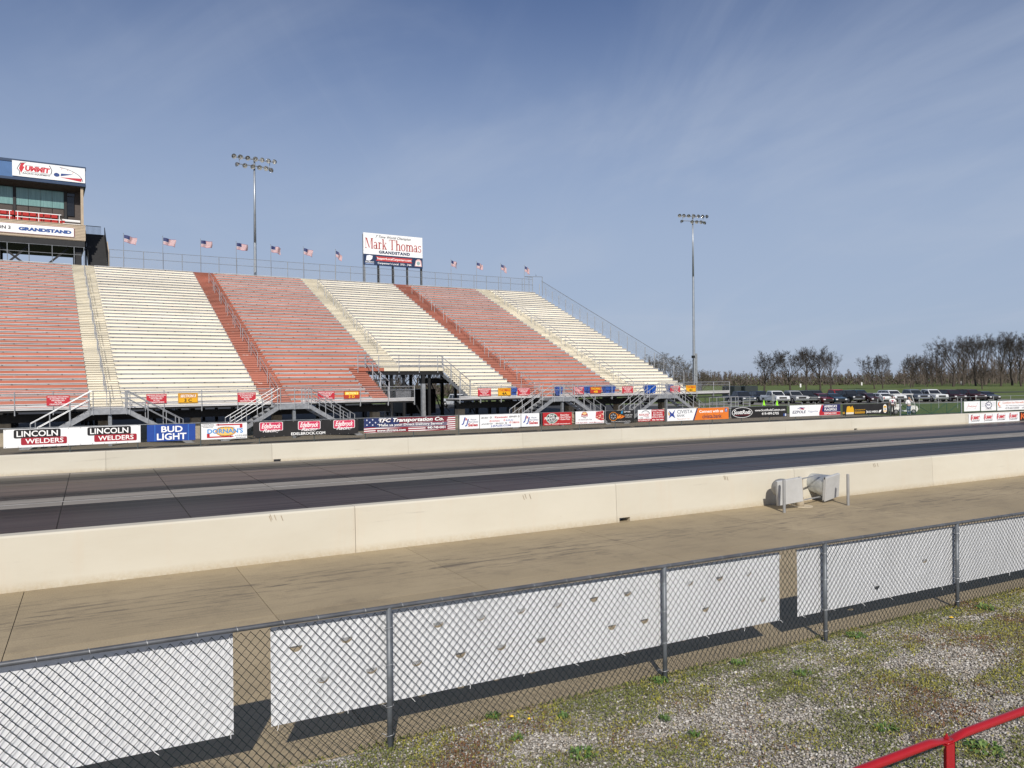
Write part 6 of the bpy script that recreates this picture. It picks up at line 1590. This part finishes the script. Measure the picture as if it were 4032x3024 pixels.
def person(label,x,y,head,H,skin,shirt,pants,hair,shoe,larm,rarm,longhair=False,stance=.10):
    t=thing('person',label,'person',(x,y,0),rotz=head)        # faces local -y
    s=H/1.75
    V=[];E=[];Rr=[]
    def a(p,r,frm=None):
        V.append(tuple(c*s for c in p)); Rr.append((r[0]*s,r[1]*s) if isinstance(r,tuple) else r*s)
        if frm is not None: E.append((frm,len(V)-1))
        return len(V)-1
    pel=a((0,0,.95),(.135,.10)); wa=a((0,.0,1.12),(.125,.09),pel); ch=a((0,.0,1.32),(.145,.10),wa); nb=a((0,.0,1.45),.075,ch); nk=a((0,-.005,1.52),.055,nb); hd=a((0,-.02,1.60),.085,nk); hd2=a((0,-.015,1.68),.088,hd); a((0,-.005,1.73),.05,hd2)
    for sg,arm in ((-1,larm),(1,rarm)):
        sh=a((sg*.17,0,1.41),.062,ch); p0=sh; rr=(.046,.036,.030)
        for q,r_ in zip(arm,rr): p0=a(q,r_,p0)
        hx,hy,hz=arm[-1]; px_,py_,pz_=arm[-2]; d=Vector((hx-px_,hy-py_,hz-pz_)).normalized()
        pm_=a((hx+d.x*.05,hy+d.y*.05,hz+d.z*.05),(.036,.02),p0)
        sx=d.cross(Vector((0,1,0))); sx=sx.normalized() if sx.length>.1 else Vector((1,0,0))
        for j,(o_,ln) in enumerate(((-.03,.06),(-.011,.08),(.009,.085),(.028,.075))):
            f1=a((hx+d.x*.09+sx.x*o_,hy+d.y*.09+sx.y*o_,hz+d.z*.09+sx.z*o_),.009,pm_); a((hx+d.x*(.09+ln)+sx.x*o_,hy+d.y*(.09+ln)-.012,hz+d.z*(.09+ln)+sx.z*o_),.008,f1)
        a((hx+d.x*.06-sx.x*.05,hy-.02,hz+d.z*.06-sx.z*.05),.010,pm_)
    for sg in (-1,1):
        hp=a((sg*.09,0,.90),.085,pel); kn=a((sg*(stance+.0),-.01,.50),.058,hp); an=a((sg*(stance+.01),.02,.10),.042,kn); a((sg*(stance+.03),-.12,.045),.038,an)
    skinned('body',V,E,Rr,skin,t,0)
    nose=MB(); nose.add([(0,-.115*s,1.645*s),(-.014*s,-.10*s,1.60*s),(.014*s,-.10*s,1.60*s),(0,-.135*s,1.605*s)],[(0,1,3),(0,3,2),(1,2,3)]); part('nose',nose,skin,t)
    ey=MB()
    for sg in (-1,1): ey.disc((sg*.032*s,-.106*s,1.655*s),.011*s,(0,1,0),8)
    part('eyes',ey,M_DARK,t); mo=MB(); mo.add([(-.022*s,-.101*s,1.565*s),(.022*s,-.101*s,1.565*s),(.018*s,-.102*s,1.573*s),(-.018*s,-.102*s,1.573*s)],[(0,1,2,3)]); part('mouth',mo,M_DARK,t)
    # shirt with sleeves
    SV_=[];SE=[];SR=[]
    def c(p,r,frm=None):
        SV_.append(tuple(q*s for q in p)); SR.append((r[0]*s,r[1]*s) if isinstance(r,tuple) else r*s)
        if frm is not None: SE.append((frm,len(SV_)-1))
        return len(SV_)-1
    b0=c((0,0,.93),(.165,.125)); b1=c((0,0,1.12),(.155,.115),b0); b2=c((0,0,1.34),(.168,.120),b1); c((0,0,1.45),(.09,.085),b2)
    for sg,arm in ((-1,larm),(1,rarm)):
        sh=c((sg*.18,0,1.41),.078,b2); e0=Vector((sg*.17,0,1.41)); e1=Vector(arm[0]); q=e0.lerp(e1,.75 if not longhair else 1.0); s1=c(tuple(q),.062,sh)
        if longhair: c(tuple(Vector(arm[0]).lerp(Vector(arm[1]),.8)),.048,s1)
    skinned('shirt',SV_,SE,SR,shirt,t,0)
    PV=[];PE=[];PR=[]
    def d_(p,r,frm=None):
        PV.append(tuple(q*s for q in p)); PR.append((r[0]*s,r[1]*s) if isinstance(r,tuple) else r*s)
        if frm is not None: PE.append((frm,len(PV)-1))
        return len(PV)-1
    q0=d_((0,0,.96),(.15,.112))
    for sg in (-1,1):
        hp=d_((sg*.092,0,.86),.102,q0); kn=d_((sg*stance,-.01,.50),.078,hp); d_((sg*(stance+.01),.02,.09),.066,kn)
    skinned('trousers',PV,PE,PR,pants,t,0)
    for sg in (-1,1):
        b=MB(); b.bbox((sg*(stance+.02)-.05)*s,(sg*(stance+.02)+.05)*s,-.20*s,.085*s,0,.085*s,.025*s); part('shoe',b,shoe,t)
    b=MB(); hc=(0,.02*s,1.69*s)
    for i in range(7):
        th=i/6*pi*.62
        for j in range(14):
            a_=2*pi*j/14; rr=.112*s*(1+.08*sin(5*a_+i)); b.v.append((hc[0]+rr*sin(th)*cos(a_),hc[1]+rr*sin(th)*sin(a_)*1.05+(0.03*s if sin(a_)<-.3 and i>4 else 0),hc[2]+rr*cos(th)))
    for i in range(6):
        for j in range(14): b.f.append((i*14+j,i*14+(j+1)%14,(i+1)*14+(j+1)%14,(i+1)*14+j)); b.m.append(0)
    hr=part('hair',b,hair,t,True)
    if longhair:
        b=ring_loft([((0,.08*s,1.36*s),.05*s,.03*s),((0,.09*s,1.48*s),.085*s,.04*s),((0,.075*s,1.60*s),.10*s,.05*s),((0,.05*s,1.68*s),.08*s,.05*s)]); part('long_hair',b,hair,t,True)
    return t
fc=lambda x,y: atan2(-y,-x)+pi/2
mx,my=64.85,45.4
pt=person('standing person in white shirt with a red letter, dark trousers',mx,my,fc(mx,my)+.25,1.80,M_SKIN1,M_TSH,M_PANT,M_HAIRB,M_DARK,((-.25,.01,1.14),(-.26,-.03,.92),(-.255,-.05,.84)),((.25,.01,1.14),(.27,-.03,.92),(.262,-.05,.84)))
b=MB(); yy=-.142*1.03
b.add([(-.10,yy,1.40),(.10,yy,1.40),(.10,yy-.006,1.33),(-.10,yy-.006,1.33)],[(3,2,1,0)]); b.add([(-.035,yy-.008,1.33),(.035,yy-.008,1.33),(.035,yy-.006,1.16),(-.035,yy-.006,1.16)],[(3,2,1,0)]); b.add([(-.075,yy-.006,1.20),(.075,yy-.006,1.20),(.075,yy-.006,1.15),(-.075,yy-.006,1.15)],[(3,2,1,0)])
part('shirt_letter',b,ink('#a02038'),pt)
b=MB(); b.add([(-.11,yy-.010,1.245),(.11,yy-.010,1.245),(.11,yy-.010,1.215),(-.11,yy-.010,1.215)],[(3,2,1,0)]); part('shirt_band',b,ink('#28408c'),pt)
wx,wy=66.4,44.8
person('standing person in pale top and blue jeans raising a hand to the face',wx,wy,fc(wx,wy)+.1,1.66,M_SKIN2,M_TSH,M_JEAN,M_HAIRC,M_SHOE,((-.26,-.02,1.16),(-.20,-.20,1.05),(-.12,-.25,1.08)),((.30,-.10,1.24),(.17,-.20,1.45),(.11,-.20,1.56)),True,.09)

# ------------------------------------------------------------------ trees
M_BARK=pm('bark_grey_brown',(.055,.044,.035),.9,0,.3,1.5); M_TWIG=pm('twig_brown',(.034,.028,.024),.9,0,.3,.6); M_TWIG2=pm('twig_budding',(.10,.088,.068),.9,0,.3,.6); M_BUSH=pm('budding_bush',(.10,.115,.045),.9,0,.3,.6)
def gen_tree(seed,H,spread,nl=6,levels=4,twig=7,low=.28,narrow=1.0,wig=.18):
    k=random.Random(seed); T=MB(); C=MB()
    def branch(p,d,L,r,lev):
        n=4 if lev<2 else 3; pts=[p]; rs=[r]; dd=d.copy(); q=p.copy()
        for i in range(n):
            dd=(dd+Vector((k.uniform(-1,1),k.uniform(-1,1),k.uniform(-.4,.8)))*wig*(1.0 if lev>0 else .35)).normalized()
            if lev>=1: dd=(dd+Vector((0,0,.10))).normalized()
            q=q+dd*(L/n); pts.append(q.copy()); rs.append(r*(1-.62*(i+1)/n))
        (T if lev==0 else C).tube(pts,rs,6 if lev<2 else (4 if lev==2 else 3),caps=False)
        if lev>=levels:
            for j in range(twig):
                f=k.uniform(.15,1); i=min(n-1,int(f*n)); b0=pts[i].lerp(pts[i+1],f*n-i); e=(dd*.5+Vector((k.uniform(-1,1),k.uniform(-1,1),k.uniform(-.5,.9)))).normalized()*k.uniform(.45,1.1)*L*.75
                w=Vector((k.uniform(-1,1),k.uniform(-1,1),k.uniform(-1,1))).normalized()*.024
                m_=b0+e*.5+Vector((k.uniform(-1,1),k.uniform(-1,1),k.uniform(-1,1)))*.08*L
                C.add([tuple(b0-w),tuple(b0+w),tuple(m_+w*.8),tuple(m_-w*.8),tuple(b0+e)],[(0,1,2,3),(3,2,4)],1)
            return
        nc=nl if lev==0 else k.randint(3,4)
        for j in range(nc):
            f=(low+(1-low)*(j+.5)/nc) if lev==0 else k.uniform(.3,1.0)
            if j==nc-1: f=1.0
            i=min(n-1,int(f*n)); b0=pts[i].lerp(pts[i+1],min(1,f*n-i)); az=j*2.4+k.uniform(-.5,.5)
            tilt=(k.uniform(.55,1.05) if lev==0 else k.uniform(.35,.85))*narrow*(1 if f<.99 else .5)
            x=dd.orthogonal().normalized(); y=dd.cross(x); e=(dd*cos(tilt)+(x*cos(az)+y*sin(az))*sin(tilt)).normalized()
            ll=(spread*(1.1-.4*f)*(1 if f<.99 else 1.0) if lev==0 else L*k.uniform(.50,.68)); branch(b0,e,ll,rs[i]*(.62 if lev==0 else .6),lev+1)
    branch(Vector((0,0,-.2)),Vector((k.uniform(-.05,.05),k.uniform(-.05,.05),1)).normalized(),H*.46,H*.021,0)
    zm=max(v[2] for v in C.v); sc_=H/zm
    for B_ in (T,C): B_.v=[(v[0]*sc_,v[1]*sc_,v[2]*sc_) for v in B_.v]
    return T,C
PROTO=[]
for sd,H,sp,nl,lv,tw,lo,na,wg in ((3,14,5.6,8,4,13,.50,1.05,.2),(8,14,5.0,9,4,12,.42,1.0,.22),(15,20,8.0,9,4,13,.48,1.0,.2),(23,20,6.6,10,4,12,.5,.85,.22),(31,10,4.0,10,4,8,.25,.9,.2),(44,17,6.2,9,4,12,.5,.95,.2)):
    T,C=gen_tree(sd,H,sp,nl,lv,tw,lo,na,wg); PROTO.append((H,T.mesh('trunk',M_BARK,smooth=True),C.mesh('crown',[M_BARK,M_TWIG]),C.mesh('crown',[M_BARK,M_TWIG2])))
def tree(k,x,y,H,label,rot,group,bud=False,z=None,wide=1.0):
    h0,tm,cm,cm2=PROTO[k]; zz=terr(x,y) if z is None else z
    t=thing('bare_tree',label,'tree',(x,y,zz),group=group); s=H/h0
    inst('trunk',tm,t,(0,0,0),(0,0,rot),(s*wide,s*wide,s)); inst('crown',cm2 if bud else cm,t,(0,0,0),(0,0,rot),(s*wide,s*wide,s))
def tree_px(k,px,pyb,pyt,D,label,group,bud=False,wide=1.0):
    """base pixel column at camera depth D on the terrain; height from the crown top pixel"""
    r=ray(px,1510); q=r*(D/FOC); z=terr(q.x,q.y); top=EYE+(ray(px,pyt)*(D/FOC)).z
    tree(k,q.x,q.y,top-z,label,rnd.uniform(0,6.28),group,bud,wide=wide)
E1=(3300,1250,4032,1750)
GA='bare trees in the field'; GB='trees of the tall grove'
for k,rg,x,yt,D,lab,w in ((0,Z8,1130,350,195,'bare tree with a wide open crown standing left in the field behind the white pickup',1.25),(1,Z8,1415,330,205,'bare tree in the field behind the silver pickup',1.1),(5,Z8,1590,300,215,'tall bare tree in the field between two broad ones',1.0),(0,Z8,1745,300,180,'bare tree with low spreading boughs close behind the red sedan',1.25),(3,Z8,1860,330,225,'slim tall bare tree at the right of the field group',.9),
    (1,E1,435,430,235,'lone bare tree left of a twin tree on the grass slope',1.05),(5,E1,530,420,240,'bare tree right beside the lone one on the grass slope',.85),(1,E1,860,460,250,'bare rounded tree of a pair behind the golf cart',.95),(5,E1,890,415,258,'taller bare tree of a pair behind the golf cart',.9),(3,E1,1065,410,262,'thin bare tree before the tall grove',.65),(4,E1,1130,520,262,'small bare tree before the tall grove',.8)):
    px,pt_=zoompx(rg,x,yt); tree_px(k,px,0,pt_,D,lab,GA,wide=w)
for k,x,yt,D,lab,w in ((2,1370,190,262,'broad domed oak like bare tree at the front edge of the tall grove',1.25),(3,1480,215,285,'tall bare grove tree just behind the domed one',.9),(2,1640,190,270,'tall bare grove tree above the maroon suv',1.0),(5,1745,170,300,'tall bare grove tree set back among the others',.9),(2,1935,150,255,'tall bare grove tree with a pale forked trunk',1.0),(3,2075,150,270,'tall bare grove tree near the picture edge side of the grove',1.0),(2,2180,135,250,'tallest bare grove tree at the end of the row',1.0),(4,1715,560,215,'small dark tree standing alone on the lawn before the grove',1.3),(1,1240,330,290,'bare grove tree behind the domed one, thin crown',.9),(5,2300,160,260,'bare grove tree past the tallest one',1.0)):
    px,pt_=zoompx(E1,x,yt); tree_px(k,px,0,pt_,D,lab,GB,wide=w)
for k,px,yt,D,lab,w in ((4,2625,1380,150,'pale budding tree behind the sloping side fence',1.45),(4,2560,1402,156,'pale budding tree deeper behind the sloping side fence',1.1),(4,2690,1412,148,'pale budding tree beside the light mast',1.1),(4,2760,1450,190,'low budding tree right of the light mast',1.3)):
    tree_px(k,px,0,yt,D,lab,'budding trees behind the stand end',True,w)
for k,px,yt,D,lab in ((2,1480,1380,150,'bare tree framed at the left of the portal opening'),(0,1590,1420,135,'bare tree framed in the middle of the portal opening'),(2,1640,1370,160,'bare tree with pale trunk framed at the right of the portal opening'),(1,1720,1400,145,'bare tree behind the portal stair')):
    tree_px(k,px,0,yt,D,lab,'trees seen through the portal')
# the far wood: one continuous mass of trunks and brush
k=random.Random(5); b=MB()
def wood(px,D,h):
    r=ray(px,1510); q=r*(D/FOC); x,y=q.x,q.y; z=terr(x,y)
    right=Vector((r.y,-r.x,0)).normalized()
    def rib(p,q_,w,m):
        d=(q_-p).normalized(); s_=d.cross(Vector((r.x,r.y,0)).normalized()); s_=s_.normalized()*w if s_.length>.01 else right*w
        b.add([tuple(p-s_),tuple(p+s_),tuple(q_+s_*.4),tuple(q_-s_*.4)],[(0,1,2,3)],m)
    c=Vector((x,y,z)); top=c+Vector((k.uniform(-.6,.6),k.uniform(-.6,.6),h)); rib(c,top,.11,0)
    for j in range(26):
        f=k.uniform(.25,1); p=c.lerp(top,f); a=k.uniform(0,6.28); L=k.uniform(.10,.24)*h*(1.25-f*.6); e=Vector((cos(a)*.75,sin(a)*.75,k.uniform(.3,1.1))).normalized()*L
        rib(p,p+e,.05,1)
        for i in range(3):
            p2=p+e*k.uniform(.4,1); a=k.uniform(0,6.28); rib(p2,p2+Vector((cos(a)*.7,sin(a)*.7,k.uniform(.1,1.0))).normalized()*L*.6,.03,1)
for i in range(620): wood(k.uniform(2380,4250),k.uniform(340,430),k.uniform(4.0,7.0))
for i in range(150): wood(k.uniform(3560,4250),k.uniform(290,340),k.uniform(7,12))
for i in range(70): wood(k.uniform(1380,1850),k.uniform(190,240),k.uniform(2.5,5))
struct('woodland',b,[pm('wood_trunks',(.12,.098,.078),.9,0,.3,.3),pm('wood_twigs',(.085,.068,.055),.9,0,.3,.2)],'stuff')
b=MB()
for i in range(22000):
    if k.random()<.85: px=k.uniform(2380,4250); D=k.uniform(330,440); h=k.uniform(1.0,4.6)
    else: px=k.uniform(1380,1850); D=k.uniform(170,240); h=k.uniform(1.0,2.4)
    r=ray(px,1510); q=r*(D/FOC); z=terr(q.x,q.y); c=Vector((q.x,q.y,z+h*k.random())); a=k.uniform(0,6.28)
    e=Vector((cos(a)*.6,sin(a)*.6,k.uniform(.3,1))).normalized()*k.uniform(.8,2.2); s_=Vector((k.uniform(-1,1),k.uniform(-1,1),.1)).normalized()*.22
    b.add([tuple(c-s_),tuple(c+s_),tuple(c+e)],[(0,1,2)],k.random()<.14)
struct('undergrowth',b,[pm('brush_brown',(.072,.057,.046),.9,0,.3,.2),M_BUSH],'stuff')
# a bird over the stand corner
p=ST@Vector((51.2,77.5,12.9)); b=MB()
b.add([(-.05,0,.22),(.03,.02,.05),(.08,0,-.22),(.0,-.03,.0),(.10,.05,.10)],[(0,1,3),(1,2,3),(1,4,2)])
b.v=[(v[0]+p.x,v[1]+p.y,v[2]+p.z) for v in b.v]; single('bird',b,M_DARK,'small dark bird flying just off the corner of the stand','bird',tuple(p))
